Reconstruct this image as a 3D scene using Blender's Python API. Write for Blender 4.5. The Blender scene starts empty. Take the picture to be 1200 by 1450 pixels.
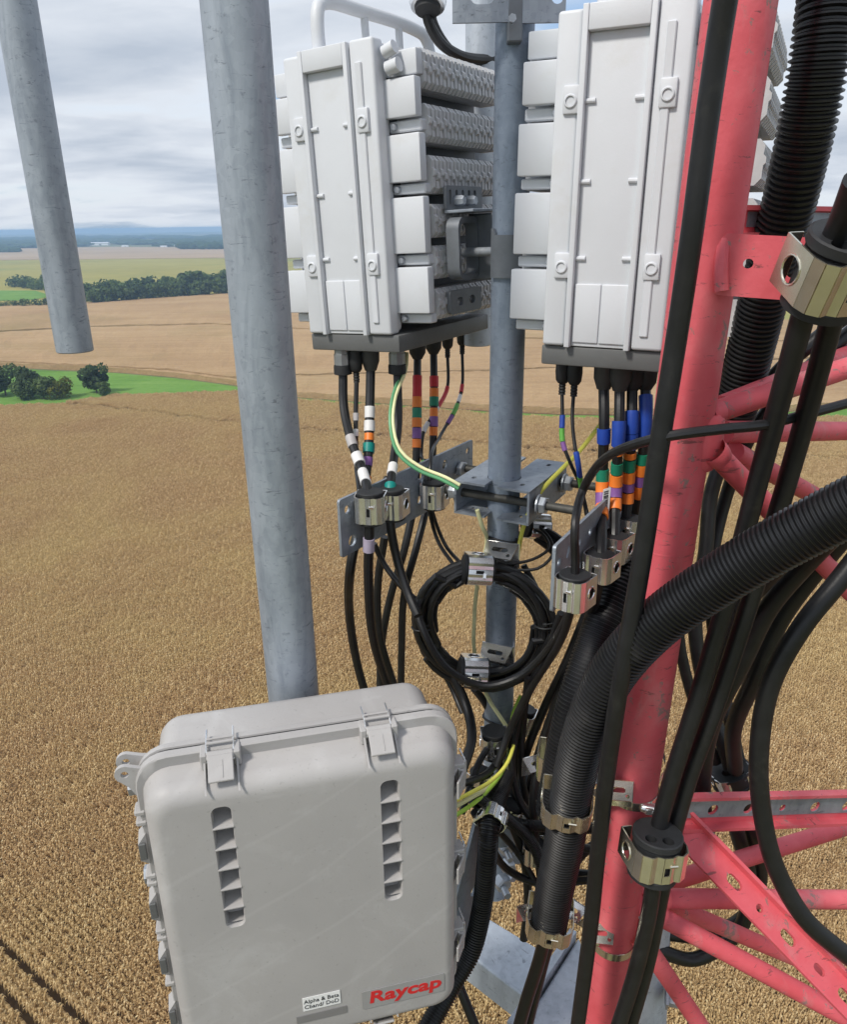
import bpy, bmesh, math, random
from mathutils import Vector, Matrix, noise
from mathutils.geometry import tessellate_polygon
random.seed(7)
R = math.radians
SC = bpy.context.scene
COL = SC.collection

# ------------------------------------------------------------------ camera, sky, sun, exposure
F, CX, CY, H = 1090.0, 600.0, 725.0, 65.0
PITCH, ROLL = R(20.5), R(0.85)
fw = Vector((0, math.cos(PITCH), -math.sin(PITCH)))
r0 = Vector((1, 0, 0)); u0 = r0.cross(fw)
RT = r0 * math.cos(ROLL) - u0 * math.sin(ROLL)
UP = r0 * math.sin(ROLL) + u0 * math.cos(ROLL)
CAM = Vector((0, 0, H))
cam_d = bpy.data.cameras.new('camera'); cam = bpy.data.objects.new('camera', cam_d); COL.objects.link(cam)
cam.matrix_world = Matrix(((RT.x, UP.x, -fw.x, 0), (RT.y, UP.y, -fw.y, 0), (RT.z, UP.z, -fw.z, H), (0, 0, 0, 1)))
cam_d.sensor_fit = 'VERTICAL'; cam_d.sensor_height = 36.0; cam_d.lens = 36.0 * F / 1450.0
cam_d.clip_start = 0.02; cam_d.clip_end = 60000
SC.camera = cam

SUN_EL, SUN_AZ = R(49), R(229)      # azimuth clockwise from +Y (behind the camera, to its left)
world = bpy.data.worlds.new('World'); SC.world = world; world.use_nodes = True
nt = world.node_tree; nt.nodes.clear()
def N(t, kind, **kw):
    n = t.nodes.new(kind)
    for k, v in kw.items():
        if k in n.inputs.keys() if isinstance(k, str) else False: n.inputs[k].default_value = v
        else: setattr(n, k, v)
    return n
sky = N(nt, 'ShaderNodeTexSky', sky_type='NISHITA', sun_disc=False)
sky.sun_elevation = SUN_EL; sky.sun_rotation = SUN_AZ; sky.altitude = 60; sky.air_density = 1.0; sky.dust_density = 1.2
tc = N(nt, 'ShaderNodeTexCoord')
sep = N(nt, 'ShaderNodeSeparateXYZ'); nt.links.new(tc.outputs['Generated'], sep.inputs[0])
def M_(t, op, a, b=None, c=None):
    n = t.nodes.new('ShaderNodeMath'); n.operation = op
    for i, v in enumerate((a, b, c)):
        if v is None: continue
        if isinstance(v, (int, float)): n.inputs[i].default_value = v
        else: t.links.new(v, n.inputs[i])
    return n.outputs[0]
zz = M_(nt, 'ADD', M_(nt, 'MAXIMUM', sep.outputs[2], 0.0), 0.16)
cmb = N(nt, 'ShaderNodeCombineXYZ')
nt.links.new(M_(nt, 'DIVIDE', sep.outputs[0], zz), cmb.inputs[0]); nt.links.new(M_(nt, 'DIVIDE', sep.outputs[1], zz), cmb.inputs[1])
mp = N(nt, 'ShaderNodeMapping'); mp.inputs['Rotation'].default_value = (0, 0, R(-18)); mp.inputs['Scale'].default_value = (0.6, 0.95, 1)
mp.inputs['Location'].default_value = (1.3, 0.35, 0)
nt.links.new(cmb.outputs[0], mp.inputs['Vector'])
def noise_n(t, vec, scale, detail=6, rough=0.55, dist=0.0):
    n = t.nodes.new('ShaderNodeTexNoise'); n.inputs['Scale'].default_value = scale; n.inputs['Detail'].default_value = detail
    n.inputs['Roughness'].default_value = rough; n.inputs['Distortion'].default_value = dist
    if vec is not None: t.links.new(vec, n.inputs['Vector'])
    return n.outputs['Fac']
def ramp(t, fac, stops, interp='LINEAR'):
    n = t.nodes.new('ShaderNodeValToRGB'); n.color_ramp.interpolation = interp
    el = n.color_ramp.elements
    while len(el) < len(stops): el.new(0.5)
    for e, (p, c) in zip(el, stops):
        e.position = p; e.color = (*c, 1) if len(c) == 3 else c
    t.links.new(fac, n.inputs['Fac']); return n.outputs['Color']
def mix(t, fac, a, b, kind='MIX'):
    n = t.nodes.new('ShaderNodeMix'); n.data_type = 'RGBA'; n.blend_type = kind; n.clamp_factor = True
    for s, v in ((n.inputs[0], fac), (n.inputs[6], a), (n.inputs[7], b)):
        if isinstance(v, (int, float)): s.default_value = v
        elif isinstance(v, tuple): s.default_value = (*v, 1)
        else: t.links.new(v, s)
    return n.outputs[2]
n1 = noise_n(nt, mp.outputs[0], 1.0, 6, 0.5, 0.3)
n2 = noise_n(nt, mp.outputs[0], 0.5, 5, 0.5, 0.2)
n3 = noise_n(nt, mp.outputs[0], 3.2, 6, 0.6, 0.5)
dens = M_(nt, 'ADD', M_(nt, 'MULTIPLY', n1, 0.65), M_(nt, 'ADD', M_(nt, 'MULTIPLY', n2, 0.35), M_(nt, 'MULTIPLY', n3, 0.15)))
cov = ramp(nt, dens, [(0.42, (0, 0, 0)), (0.56, (1, 1, 1))])
cl_col = ramp(nt, dens, [(0.40, (4.1, 4.9, 6.0)), (0.495, (7.3, 7.45, 7.6)), (0.565, (5.25, 5.65, 6.25)), (0.66, (3.75, 4.25, 5.0))])
blue = mix(nt, 0.5, sky.outputs[0], (3.0, 4.5, 6.9))
skyc = mix(nt, cov, blue, cl_col)
bg = N(nt, 'ShaderNodeBackground'); bg.inputs['Strength'].default_value = 0.1
nt.links.new(skyc, bg.inputs['Color'])
wo = N(nt, 'ShaderNodeOutputWorld'); nt.links.new(bg.outputs[0], wo.inputs[0])

sun_d = bpy.data.lights.new('sun', 'SUN'); sun = bpy.data.objects.new('sun', sun_d); COL.objects.link(sun)
sun_d.energy = 2.3; sun_d.angle = R(9); sun_d.color = (1.0, 0.95, 0.87)
sd = Vector((math.sin(SUN_AZ) * math.cos(SUN_EL), math.cos(SUN_AZ) * math.cos(SUN_EL), math.sin(SUN_EL)))
sun.rotation_euler = sd.to_track_quat('Z', 'Y').to_euler(); sun.location = (0, 0, 120)
SC.view_settings.view_transform = 'Standard'; SC.view_settings.look = 'None'
SC.view_settings.exposure = 0.45; SC.view_settings.gamma = 1.0; SC.view_settings.use_curve_mapping = False
SC.cycles.max_bounces = 8; SC.cycles.use_denoising = True; SC.cycles.volume_bounces = 1
SC.cycles.volume_step_rate = 4

# ------------------------------------------------------------------ helpers
def ray(px, py): return fw + RT * ((px - CX) / F) - UP * ((py - CY) / F)
def P(px, py, z): return CAM + ray(px, py) * z
def at(px, py, Y):
    d = ray(px, py); return CAM + d * (Y / d.y)
def gnd(px, py, z=0.0):
    d = ray(px, py); return CAM + d * ((z - H) / d.z)
def proj(p):
    q = p - CAM; z = q.dot(fw)
    return CX + F * q.dot(RT) / z, CY - F * q.dot(UP) / z, z

class MB:
    def __init__(s): s.v = []; s.f = []; s.m = []
    def add(s, vs, fs, mi=0):
        o = len(s.v); s.v += [Vector(v) for v in vs]
        s.f += [tuple(i + o for i in f) for f in fs]; s.m += [mi] * len(fs); return s
    def xf(s, M):
        s.v = [M @ v for v in s.v]; return s
    def merge(s, o, M=None):
        return s.add([M @ v for v in o.v] if M else o.v, o.f)
    def box(s, c, size, M=None, bev=0.0, seg=1):
        vs, fs = rbox(tuple(round(x, 5) for x in size), bev, seg)
        c = Vector(c)
        vs = [(M @ Vector(v) if M else Vector(v)) + c for v in vs]
        return s.add(vs, fs)
    def cyl(s, p0, p1, r0, r1=None, n=16, caps=True):
        r1 = r0 if r1 is None else r1
        return s.rev([(r0, 0.0), (r1, 1.0)], p0, p1, n, caps)
    def rev(s, prof, p0, p1, n=16, caps=True, up=None):
        """profile of (radius, t) revolved about p0->p1"""
        p0 = Vector(p0); p1 = Vector(p1); d = p1 - p0
        a = d.normalized(); x = a.orthogonal().normalized(); y = a.cross(x)
        vs = []; fs = []
        for r, t in prof:
            for k in range(n):
                an = 2 * math.pi * k / n
                vs.append(p0 + d * t + (x * math.cos(an) + y * math.sin(an)) * r)
        for i in range(len(prof) - 1):
            for k in range(n):
                k2 = (k + 1) % n
                fs.append((i*n + k, i*n + k2, (i+1)*n + k2, (i+1)*n + k))
        if caps:
            fs.append(tuple(range(n - 1, -1, -1))); fs.append(tuple((len(prof)-1)*n + k for k in range(n)))
        return s.add(vs, fs)
    def tube(s, pts, r, n=10, caps=True, closed=False):
        fr = frames(pts, closed); vs = []; fs = []; m = len(pts)
        for i, (p, x, y) in enumerate(fr):
            ri = r[i] if isinstance(r, (list, tuple)) else r
            for k in range(n):
                an = 2 * math.pi * k / n
                vs.append(p + (x * math.cos(an) + y * math.sin(an)) * ri)
        for i in range(m if closed else m - 1):
            j = (i + 1) % m
            for k in range(n):
                k2 = (k + 1) % n
                fs.append((i*n + k, i*n + k2, j*n + k2, j*n + k))
        if caps and not closed:
            fs.append(tuple(range(n - 1, -1, -1))); fs.append(tuple((m-1)*n + k for k in range(n)))
        return s.add(vs, fs)
    def plate(s, outline, holes, M, th):
        """2D outline (ccw) with holes, extruded th along local +Z, then placed by M"""
        loops = [[Vector((x, y, 0)) for x, y in outline]] + [[Vector((x, y, 0)) for x, y in h] for h in holes]
        tris = tessellate_polygon(loops); flat = [v for l in loops for v in l]; n = len(flat)
        vs = [M @ v for v in flat] + [M @ (v + Vector((0, 0, th))) for v in flat]
        fs = []
        for a, b, c in tris:
            A, B, C = flat[a], flat[b], flat[c]
            if (B - A).cross(C - A).z < 0: b, c = c, b
            fs.append((a, c, b)); fs.append((a + n, b + n, c + n))
        o = 0
        for l in loops:
            m = len(l)
            for i in range(m):
                j = (i + 1) % m
                fs.append((o + i, o + j, o + j + n, o + i + n))
            o += m
        s.add(vs, fs); return s
    def sheet(s, outline, holes, M):
        loops = [[Vector((x, y, 0)) for x, y in outline]] + [[Vector((x, y, 0)) for x, y in h] for h in holes]
        flat = [v for l in loops for v in l]
        return s.add([M @ v for v in flat], [tuple(t) for t in tessellate_polygon(loops)])
    def build(s, name, mat, parent=None, world=False, ang=35, origin=None, weld=False):
        vs = s.v
        if parent is not None and world: 
            Mi = parent.get('_mi') if False else MINV.get(parent.name)
            if Mi is None: Mi = Matrix.Translation(-parent.location)
            vs = [Mi @ v for v in vs]
        org = Vector((0, 0, 0))
        if parent is None:
            if origin is None:
                xs = [v.x for v in vs]; ys = [v.y for v in vs]; zs = [v.z for v in vs]
                org = Vector(((min(xs)+max(xs))/2, (min(ys)+max(ys))/2, min(zs)))
            else: org = Vector(origin)
            vs = [v - org for v in vs]
        me = bpy.data.meshes.new(name); me.from_pydata([tuple(v) for v in vs], [], s.f)
        mats = mat if isinstance(mat, (list, tuple)) else [mat]
        for m in mats: me.materials.append(MT(m))
        if len(mats) > 1: me.polygons.foreach_set('material_index', s.m)
        bm = bmesh.new(); bm.from_mesh(me)
        if weld: bmesh.ops.remove_doubles(bm, verts=bm.verts, dist=2e-5)
        bmesh.ops.recalc_face_normals(bm, faces=bm.faces); bm.to_mesh(me); bm.free()
        if ang:
            me.polygons.foreach_set('use_smooth', [True] * len(me.polygons))
            me.set_sharp_from_angle(angle=R(ang))
        o = bpy.data.objects.new(name, me); COL.objects.link(o); o.location = org
        if parent is not None: o.parent = parent
        return o
MINV = {}
_rb = {}
def rbox(size, bev, seg):
    k = (size, bev, seg)
    if k not in _rb:
        bm = bmesh.new(); bmesh.ops.create_cube(bm, size=1.0)
        for v in bm.verts: v.co = Vector((v.co.x*size[0], v.co.y*size[1], v.co.z*size[2]))
        if bev > 0: bmesh.ops.bevel(bm, geom=list(bm.edges), offset=min(bev, min(size)*0.49), segments=seg, profile=0.5, affect='EDGES')
        bm.verts.index_update()
        _rb[k] = ([tuple(v.co) for v in bm.verts], [tuple(v.index for v in f.verts) for f in bm.faces]); bm.free()
    return _rb[k]
def frames(pts, closed=False):
    m = len(pts); out = []; x = None
    for i in range(m):
        if closed: t = pts[(i+1) % m] - pts[i-1]
        else: t = pts[min(i+1, m-1)] - pts[max(i-1, 0)]
        t = t.normalized()
        if x is None: x = t.orthogonal().normalized()
        x = (x - t * x.dot(t)).normalized(); y = t.cross(x); out.append((pts[i], x, y))
    return out
def spline(pts, step=0.012):
    pts = [Vector(p) for p in pts]
    if len(pts) == 2:
        L = (pts[1]-pts[0]).length; n = max(2, int(L/step/3)); return [pts[0].lerp(pts[1], i/n) for i in range(n+1)]
    q = [pts[0]*2 - pts[1]] + pts + [pts[-1]*2 - pts[-2]]; out = []
    for i in range(1, len(q)-2):
        p0, p1, p2, p3 = q[i-1], q[i], q[i+1], q[i+2]
        t0 = 0.0; t1 = t0 + max((p1-p0).length, 1e-6)**0.5; t2 = t1 + max((p2-p1).length, 1e-6)**0.5; t3 = t2 + max((p3-p2).length, 1e-6)**0.5
        n = max(2, int((p2-p1).length/step))
        for k in range(n):
            t = t1 + (t2-t1)*k/n
            a1 = p0*((t1-t)/(t1-t0)) + p1*((t-t0)/(t1-t0)); a2 = p1*((t2-t)/(t2-t1)) + p2*((t-t1)/(t2-t1)); a3 = p2*((t3-t)/(t3-t2)) + p3*((t-t2)/(t3-t2))
            b1 = a1*((t2-t)/(t2-t0)) + a2*((t-t0)/(t2-t0)); b2 = a2*((t3-t)/(t3-t1)) + a3*((t-t1)/(t3-t1))
            out.append(b1*((t2-t)/(t2-t1)) + b2*((t-t1)/(t2-t1)))
    out.append(pts[-1]); return out
def circ(cx, cy, r, n=14): return [(cx + r*math.cos(2*math.pi*k/n), cy + r*math.sin(2*math.pi*k/n)) for k in range(n)]
def slot(cx, cy, w, h, ang=0, n=7):
    r = min(w, h)/2; pts = []
    for sgn, a0 in ((1, -math.pi/2), (-1, math.pi/2)):
        for k in range(n):
            a = a0 + math.pi*k/(n-1)
            if w >= h: pts.append((sgn*(w/2-r) + r*math.cos(a), r*math.sin(a)))
            else: pts.append((-(r*math.sin(a)), sgn*(h/2-r) + r*math.cos(a)))
    c, s_ = math.cos(ang), math.sin(ang)
    return [(cx + x*c - y*s_, cy + x*s_ + y*c) for x, y in pts]
def rrect(x0, x1, y0, y1, r, n=5):
    pts = []
    for cx, cy, a0 in ((x1-r, y0+r, -90), (x1-r, y1-r, 0), (x0+r, y1-r, 90), (x0+r, y0+r, 180)):
        for k in range(n): 
            a = R(a0 + 90*k/(n-1)); pts.append((cx + r*math.cos(a), cy + r*math.sin(a)))
    return pts
def basis(x, y, z, o=(0, 0, 0)):
    x, y, z, o = Vector(x), Vector(y), Vector(z), Vector(o)
    return Matrix(((x.x, y.x, z.x, o.x), (x.y, y.y, z.y, o.y), (x.z, y.z, z.z, o.z), (0, 0, 0, 1)))
def tag(o, label=None, cat=None, group=None, kind=None):
    if label: o['label'] = label
    if cat: o['category'] = cat
    if group: o['group'] = group
    if kind: o['kind'] = kind
    return o
def thing(name, label, cat, M=None, loc=None, group=None):
    o = bpy.data.objects.new(name, None); COL.objects.link(o); o.empty_display_size = 0.05
    if M is not None:
        o.location = M.to_translation(); o.rotation_euler = M.to_euler(); MINV[o.name] = M.inverted()
    else:
        o.location = loc; MINV[o.name] = Matrix.Translation(-Vector(loc))
    return tag(o, label, cat, group)
def mesh_copy(src, parent, loc=None, M=None):
    c = src.copy(); COL.objects.link(c); c.parent = parent
    if loc is not None: c.location = loc
    if M is not None: c.location = M.to_translation(); c.rotation_euler = M.to_euler()
    return c

# ------------------------------------------------------------------ materials
_mt = {}
DEFS = {}
def MT(name):
    if name not in _mt: _mt[name] = DEFS[name](name)
    return _mt[name]
def new_mat(name):
    m = bpy.data.materials.new(name); m.use_nodes = True; t = m.node_tree
    b = t.nodes['Principled BSDF']; return m, t, b
def simple(col, rough=0.5, metal=0.0, var=0.12, scale=30.0, bump=0.0, bscale=None, spec=0.5, rvar=0.15, coat=0.0, dirt=None):
    def f(name):
        m, t, b = new_mat(name)
        tcn = t.nodes.new('ShaderNodeTexCoord'); vec = tcn.outputs['Object']
        n = noise_n(t, vec, scale, 6, 0.6)
        lo = tuple(c*(1-var) for c in col); hi = tuple(min(1, c*(1+var)) for c in col)
        c_ = ramp(t, n, [(0.3, lo), (0.7, hi)])
        if dirt:
            dn = noise_n(t, vec, dirt[1], 8, 0.65, 0.4)
            c_ = mix(t, ramp(t, dn, [(dirt[2], (0, 0, 0)), (dirt[2]+0.14, (dirt[3],)*3)]), c_, dirt[0])
        t.links.new(c_, b.inputs['Base Color'])
        b.inputs['Metallic'].default_value = metal; b.inputs['Specular IOR Level'].default_value = spec
        t.links.new(M_(t, 'ADD', M_(t, 'MULTIPLY', noise_n(t, vec, scale*0.6, 4), rvar*2), rough-rvar), b.inputs['Roughness'])
        if bump:
            bn = t.nodes.new('ShaderNodeBump'); bn.inputs['Strength'].default_value = bump; bn.inputs['Distance'].default_value = 0.002
            t.links.new(noise_n(t, vec, bscale or scale*4, 5, 0.6), bn.inputs['Height']); t.links.new(bn.outputs[0], b.inputs['Normal'])
        if coat: b.inputs['Coat Weight'].default_value = coat
        return m
    return f
def galv(base, dark, metal=0.35):
    def f(name):
        m, t, b = new_mat(name)
        tcn = t.nodes.new('ShaderNodeTexCoord'); vec = tcn.outputs['Object']
        mpn = t.nodes.new('ShaderNodeMapping'); mpn.inputs['Scale'].default_value = (1, 1, 0.22); t.links.new(vec, mpn.inputs[0])
        n_a = noise_n(t, mpn.outputs[0], 26, 8, 0.66, 0.6)
        n_b = noise_n(t, vec, 90, 6, 0.7, 0.2)
        n_c = noise_n(t, mpn.outputs[0], 7, 4, 0.5)
        c_ = ramp(t, n_a, [(0.28, dark), (0.52, base), (0.75, tuple(min(1, x*1.18) for x in base))])
        c_ = mix(t, M_(t, 'MULTIPLY', n_c, 0.34), c_, dark)
        c_ = mix(t, ramp(t, n_b, [(0.585, (0, 0, 0)), (0.68, (0.5,)*3)]), c_, tuple(x*0.55 for x in dark))
        vo = t.nodes.new('ShaderNodeTexVoronoi'); vo.inputs['Scale'].default_value = 95; t.links.new(vec, vo.inputs['Vector'])
        bwn = t.nodes.new('ShaderNodeRGBToBW'); t.links.new(vo.outputs['Color'], bwn.inputs[0]); c_ = mix(t, 0.12, c_, bwn.outputs[0], 'SOFT_LIGHT')
        # thin scratches and scuffs
        mp2 = t.nodes.new('ShaderNodeMapping'); mp2.inputs['Scale'].default_value = (1, 1, 5.5); mp2.inputs['Rotation'].default_value = (0.3, 0.2, 0); t.links.new(vec, mp2.inputs[0])
        sc_ = noise_n(t, mp2.outputs[0], 24, 5, 0.7, 1.2)
        c_ = mix(t, ramp(t, sc_, [(0.615, (0, 0, 0)), (0.66, (0.55,)*3)]), c_, tuple(x*0.35 for x in dark))
        t.links.new(c_, b.inputs['Base Color'])
        b.inputs['Metallic'].default_value = metal
        t.links.new(M_(t, 'ADD', M_(t, 'MULTIPLY', n_a, 0.25), 0.38), b.inputs['Roughness'])
        bn = t.nodes.new('ShaderNodeBump'); bn.inputs['Strength'].default_value = 0.12; bn.inputs['Distance'].default_value = 0.001
        t.links.new(n_b, bn.inputs['Height']); t.links.new(bn.outputs[0], b.inputs['Normal'])
        return m
    return f
def red_paint(name):
    m, t, b = new_mat(name)
    tcn = t.nodes.new('ShaderNodeTexCoord'); vec = tcn.outputs['Object']
    n_a = noise_n(t, vec, 9, 5, 0.6); n_b = noise_n(t, vec, 60, 8, 0.7, 0.5)
    c_ = ramp(t, n_a, [(0.3, (0.60, 0.082, 0.102)), (0.55, (0.68, 0.115, 0.140)), (0.75, (0.72, 0.175, 0.195))])
    mp2 = t.nodes.new('ShaderNodeMapping'); mp2.inputs['Scale'].default_value = (1, 1, 0.3); t.links.new(vec, mp2.inputs[0])
    fade = noise_n(t, mp2.outputs[0], 14, 7, 0.65, 0.4)
    c_ = mix(t, ramp(t, fade, [(0.54, (0, 0, 0)), (0.70, (0.55,)*3)]), c_, (0.56, 0.27, 0.27))
    chip = M_(t, 'ADD', M_(t, 'MULTIPLY', n_b, 0.6), M_(t, 'MULTIPLY', fade, 0.4))
    c_ = mix(t, ramp(t, chip, [(0.572, (0, 0, 0)), (0.60, (0.8,)*3)]), c_, (0.22, 0.19, 0.17))
    mp3 = t.nodes.new('ShaderNodeMapping'); mp3.inputs['Scale'].default_value = (1, 1, 6); t.links.new(vec, mp3.inputs[0])
    sc_ = noise_n(t, mp3.outputs[0], 22, 6, 0.75, 0.6)
    c_ = mix(t, ramp(t, sc_, [(0.605, (0, 0, 0)), (0.65, (0.7,)*3)]), c_, (0.10, 0.05, 0.05))
    t.links.new(c_, b.inputs['Base Color']); b.inputs['Roughness'].default_value = 0.55
    b.inputs['Specular IOR Level'].default_value = 0.4
    bn = t.nodes.new('ShaderNodeBump'); bn.inputs['Strength'].default_value = 0.35; bn.inputs['Distance'].default_value = 0.0015
    t.links.new(noise_n(t, vec, 120, 4, 0.6), bn.inputs['Height']); t.links.new(bn.outputs[0], b.inputs['Normal'])
    return m
def box_grey(name):
    m, t, b = new_mat(name)
    tcn = t.nodes.new('ShaderNodeTexCoord'); vec = tcn.outputs['Object']
    c_ = ramp(t, noise_n(t, vec, 5, 5, 0.55), [(0.3, (0.365, 0.352, 0.345)), (0.7, (0.42, 0.405, 0.395))])
    mp2 = t.nodes.new('ShaderNodeMapping'); mp2.inputs['Rotation'].default_value = (0, R(28), 0); t.links.new(vec, mp2.inputs[0])
    wv = t.nodes.new('ShaderNodeTexWave'); wv.wave_type = 'BANDS'; wv.bands_direction = 'Z'; wv.inputs['Scale'].default_value = 3.2
    wv.inputs['Distortion'].default_value = 2.4; wv.inputs['Detail'].default_value = 1.0; wv.inputs['Detail Scale'].default_value = 1.2
    t.links.new(mp2.outputs[0], wv.inputs['Vector'])
    c_ = mix(t, M_(t, 'MULTIPLY', ramp(t, wv.outputs['Fac'], [(0.985, (0, 0, 0)), (0.999, (0.20,)*3)]), noise_n(t, vec, 8, 2)), c_, (0.62, 0.61, 0.60))
    sm = noise_n(t, vec, 11, 8, 0.7, 0.6)
    c_ = mix(t, ramp(t, sm, [(0.53, (0, 0, 0)), (0.70, (0.4,)*3)]), c_, (0.52, 0.515, 0.51))
    c_ = mix(t, ramp(t, noise_n(t, vec, 160, 3, 0.6), [(0.64, (0, 0, 0)), (0.69, (0.4,)*3)]), c_, (0.27, 0.26, 0.25))
    t.links.new(c_, b.inputs['Base Color']); b.inputs['Roughness'].default_value = 0.5; b.inputs['Specular IOR Level'].default_value = 0.35
    bn = t.nodes.new('ShaderNodeBump'); bn.inputs['Strength'].default_value = 0.15; bn.inputs['Distance'].default_value = 0.001
    t.links.new(noise_n(t, vec, 220, 3, 0.6), bn.inputs['Height']); t.links.new(bn.outputs[0], b.inputs['Normal'])
    return m
DEFS.update(
    galv=galv((0.36, 0.40, 0.45), (0.20, 0.235, 0.28)), galv_light=galv((0.50, 0.545, 0.60), (0.36, 0.40, 0.45), 0.25), galv_plate=galv((0.33, 0.365, 0.41), (0.21, 0.24, 0.285), 0.5),
    galv_blue=galv((0.275, 0.325, 0.40), (0.17, 0.21, 0.27)),  # bluer zinc: the sky's reflection is put into the base colour
    red=red_paint, box_grey=box_grey,
    white=simple((0.63, 0.65, 0.685), 0.5, 0, 0.03, 8, 0.08, 300, dirt=((0.54, 0.53, 0.50), 9, 0.55, 0.38)),
    fin=simple((0.55, 0.555, 0.57), 0.55, 0, 0.10, 40, 0.1, 300, dirt=((0.42, 0.41, 0.39), 20, 0.56, 0.4)),
    core=simple((0.16, 0.17, 0.19), 0.6, 0, 0.1, 20),
    dark_grey=simple((0.115, 0.118, 0.118), 0.55, 0, 0.08, 25, 0.1, 300),
    bracket=simple((0.165, 0.18, 0.20), 0.5, 0.3, 0.15, 25, 0.1),
    black=simple((0.009, 0.009, 0.010), 0.42, 0, 0.3, 40, 0.1, 250, dirt=((0.035, 0.033, 0.030), 26, 0.58, 0.5)),
    conduit=simple((0.008, 0.008, 0.009), 0.38, 0, 0.3, 30, 0, dirt=((0.04, 0.038, 0.036), 18, 0.60, 0.5)),
    rubber=simple((0.018, 0.019, 0.021), 0.6, 0, 0.2, 40, 0.15, 200),
    boot=simple((0.055, 0.054, 0.053), 0.6, 0, 0.15, 40, 0.15, 200),
    steel=simple((0.86, 0.85, 0.84), 0.20, 0.93, 0.05, 45, 0.02, 150, rvar=0.1),
    gold_steel=simple((0.78, 0.73, 0.61), 0.22, 0.93, 0.08, 35, 0.02, 150, rvar=0.1),
    bolt=simple((0.42, 0.45, 0.49), 0.42, 0.6, 0.12, 80, 0.1),
    rod=simple((0.085, 0.083, 0.075), 0.6, 0.5, 0.25, 60, 0.1),
    gland=simple((0.30, 0.31, 0.32), 0.42, 0.6, 0.1, 50),
    t_red=simple((0.55, 0.02, 0.03), 0.45, var=0.1), t_orange=simple((0.85, 0.22, 0.03), 0.45, var=0.1), t_green=simple((0.01, 0.21, 0.12), 0.45, var=0.1),
    t_lime=simple((0.12, 0.40, 0.06), 0.45, var=0.1), t_purple=simple((0.21, 0.09, 0.30), 0.45, var=0.1), t_blue=simple((0.015, 0.06, 0.36), 0.45, var=0.1),
    t_white=simple((0.72, 0.71, 0.70), 0.5, var=0.06), t_teal=simple((0.0, 0.22, 0.19), 0.45, var=0.1), t_grey=simple((0.42, 0.40, 0.40), 0.5, var=0.1), t_lilac=simple((0.42, 0.37, 0.48), 0.5, var=0.1),
    wire_gy=simple((0.80, 0.77, 0.13), 0.45, var=0.1), wire_green=simple((0.10, 0.32, 0.15), 0.42, var=0.1), wire_pale=simple((0.76, 0.75, 0.42), 0.45, var=0.1), wire_lime=simple((0.42, 0.66, 0.08), 0.42, var=0.1),
    logo_red=simple((0.60, 0.02, 0.025), 0.45, var=0.05), plate_grey=simple((0.21, 0.205, 0.205), 0.45, var=0.05), plate_grey2=simple((0.30, 0.295, 0.292), 0.5, var=0.05), ink=simple((0.02, 0.02, 0.022), 0.5), paper=simple((0.80, 0.80, 0.79), 0.5, var=0.03),
    vent_dark=simple((0.36, 0.35, 0.345), 0.6, var=0.08),
)

# ------------------------------------------------------------------ the land below
def field_mat(c_lo, c_mid, c_hi, big=0.012, fine=0.6, streak=None, bump=0.0, green=None):
    def f(name):
        m, t, b = new_mat(name)
        g = t.nodes.new('ShaderNodeNewGeometry'); vec = g.outputs['Position']
        n_b = noise_n(t, vec, big, 6, 0.55, 0.4); n_f = noise_n(t, vec, fine, 6, 0.7)
        mpn = t.nodes.new('ShaderNodeMapping'); mpn.inputs['Rotation'].default_value = (0, 0, R(streak if streak is not None else 20)); mpn.inputs['Scale'].default_value = (0.06, 1, 1)
        t.links.new(vec, mpn.inputs[0]); n_s = noise_n(t, mpn.outputs[0], 0.22, 5, 0.6)
        s_ = M_(t, 'ADD', M_(t, 'MULTIPLY', n_b, 0.4), M_(t, 'ADD', M_(t, 'MULTIPLY', n_f, 0.32), M_(t, 'MULTIPLY', n_s, 0.28)))
        c_ = ramp(t, s_, [(0.36, c_lo), (0.5, c_mid), (0.64, c_hi)])
        if green: c_ = mix(t, ramp(t, noise_n(t, vec, 0.006, 5, 0.6, 0.5), [(0.54, (0, 0, 0)), (0.68, (0.6,)*3)]), c_, green)
        t.links.new(c_, b.inputs['Base Color']); b.inputs['Roughness'].default_value = 0.9; b.inputs['Specular IOR Level'].default_value = 0.1
        if bump:
            bn = t.nodes.new('ShaderNodeBump'); bn.inputs['Strength'].default_value = 1.0; bn.inputs['Distance'].default_value = bump
            t.links.new(noise_n(t, vec, fine*1.5, 4, 0.7), bn.inputs['Height']); t.links.new(bn.outputs[0], b.inputs['Normal'])
        return m
    return f
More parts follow.
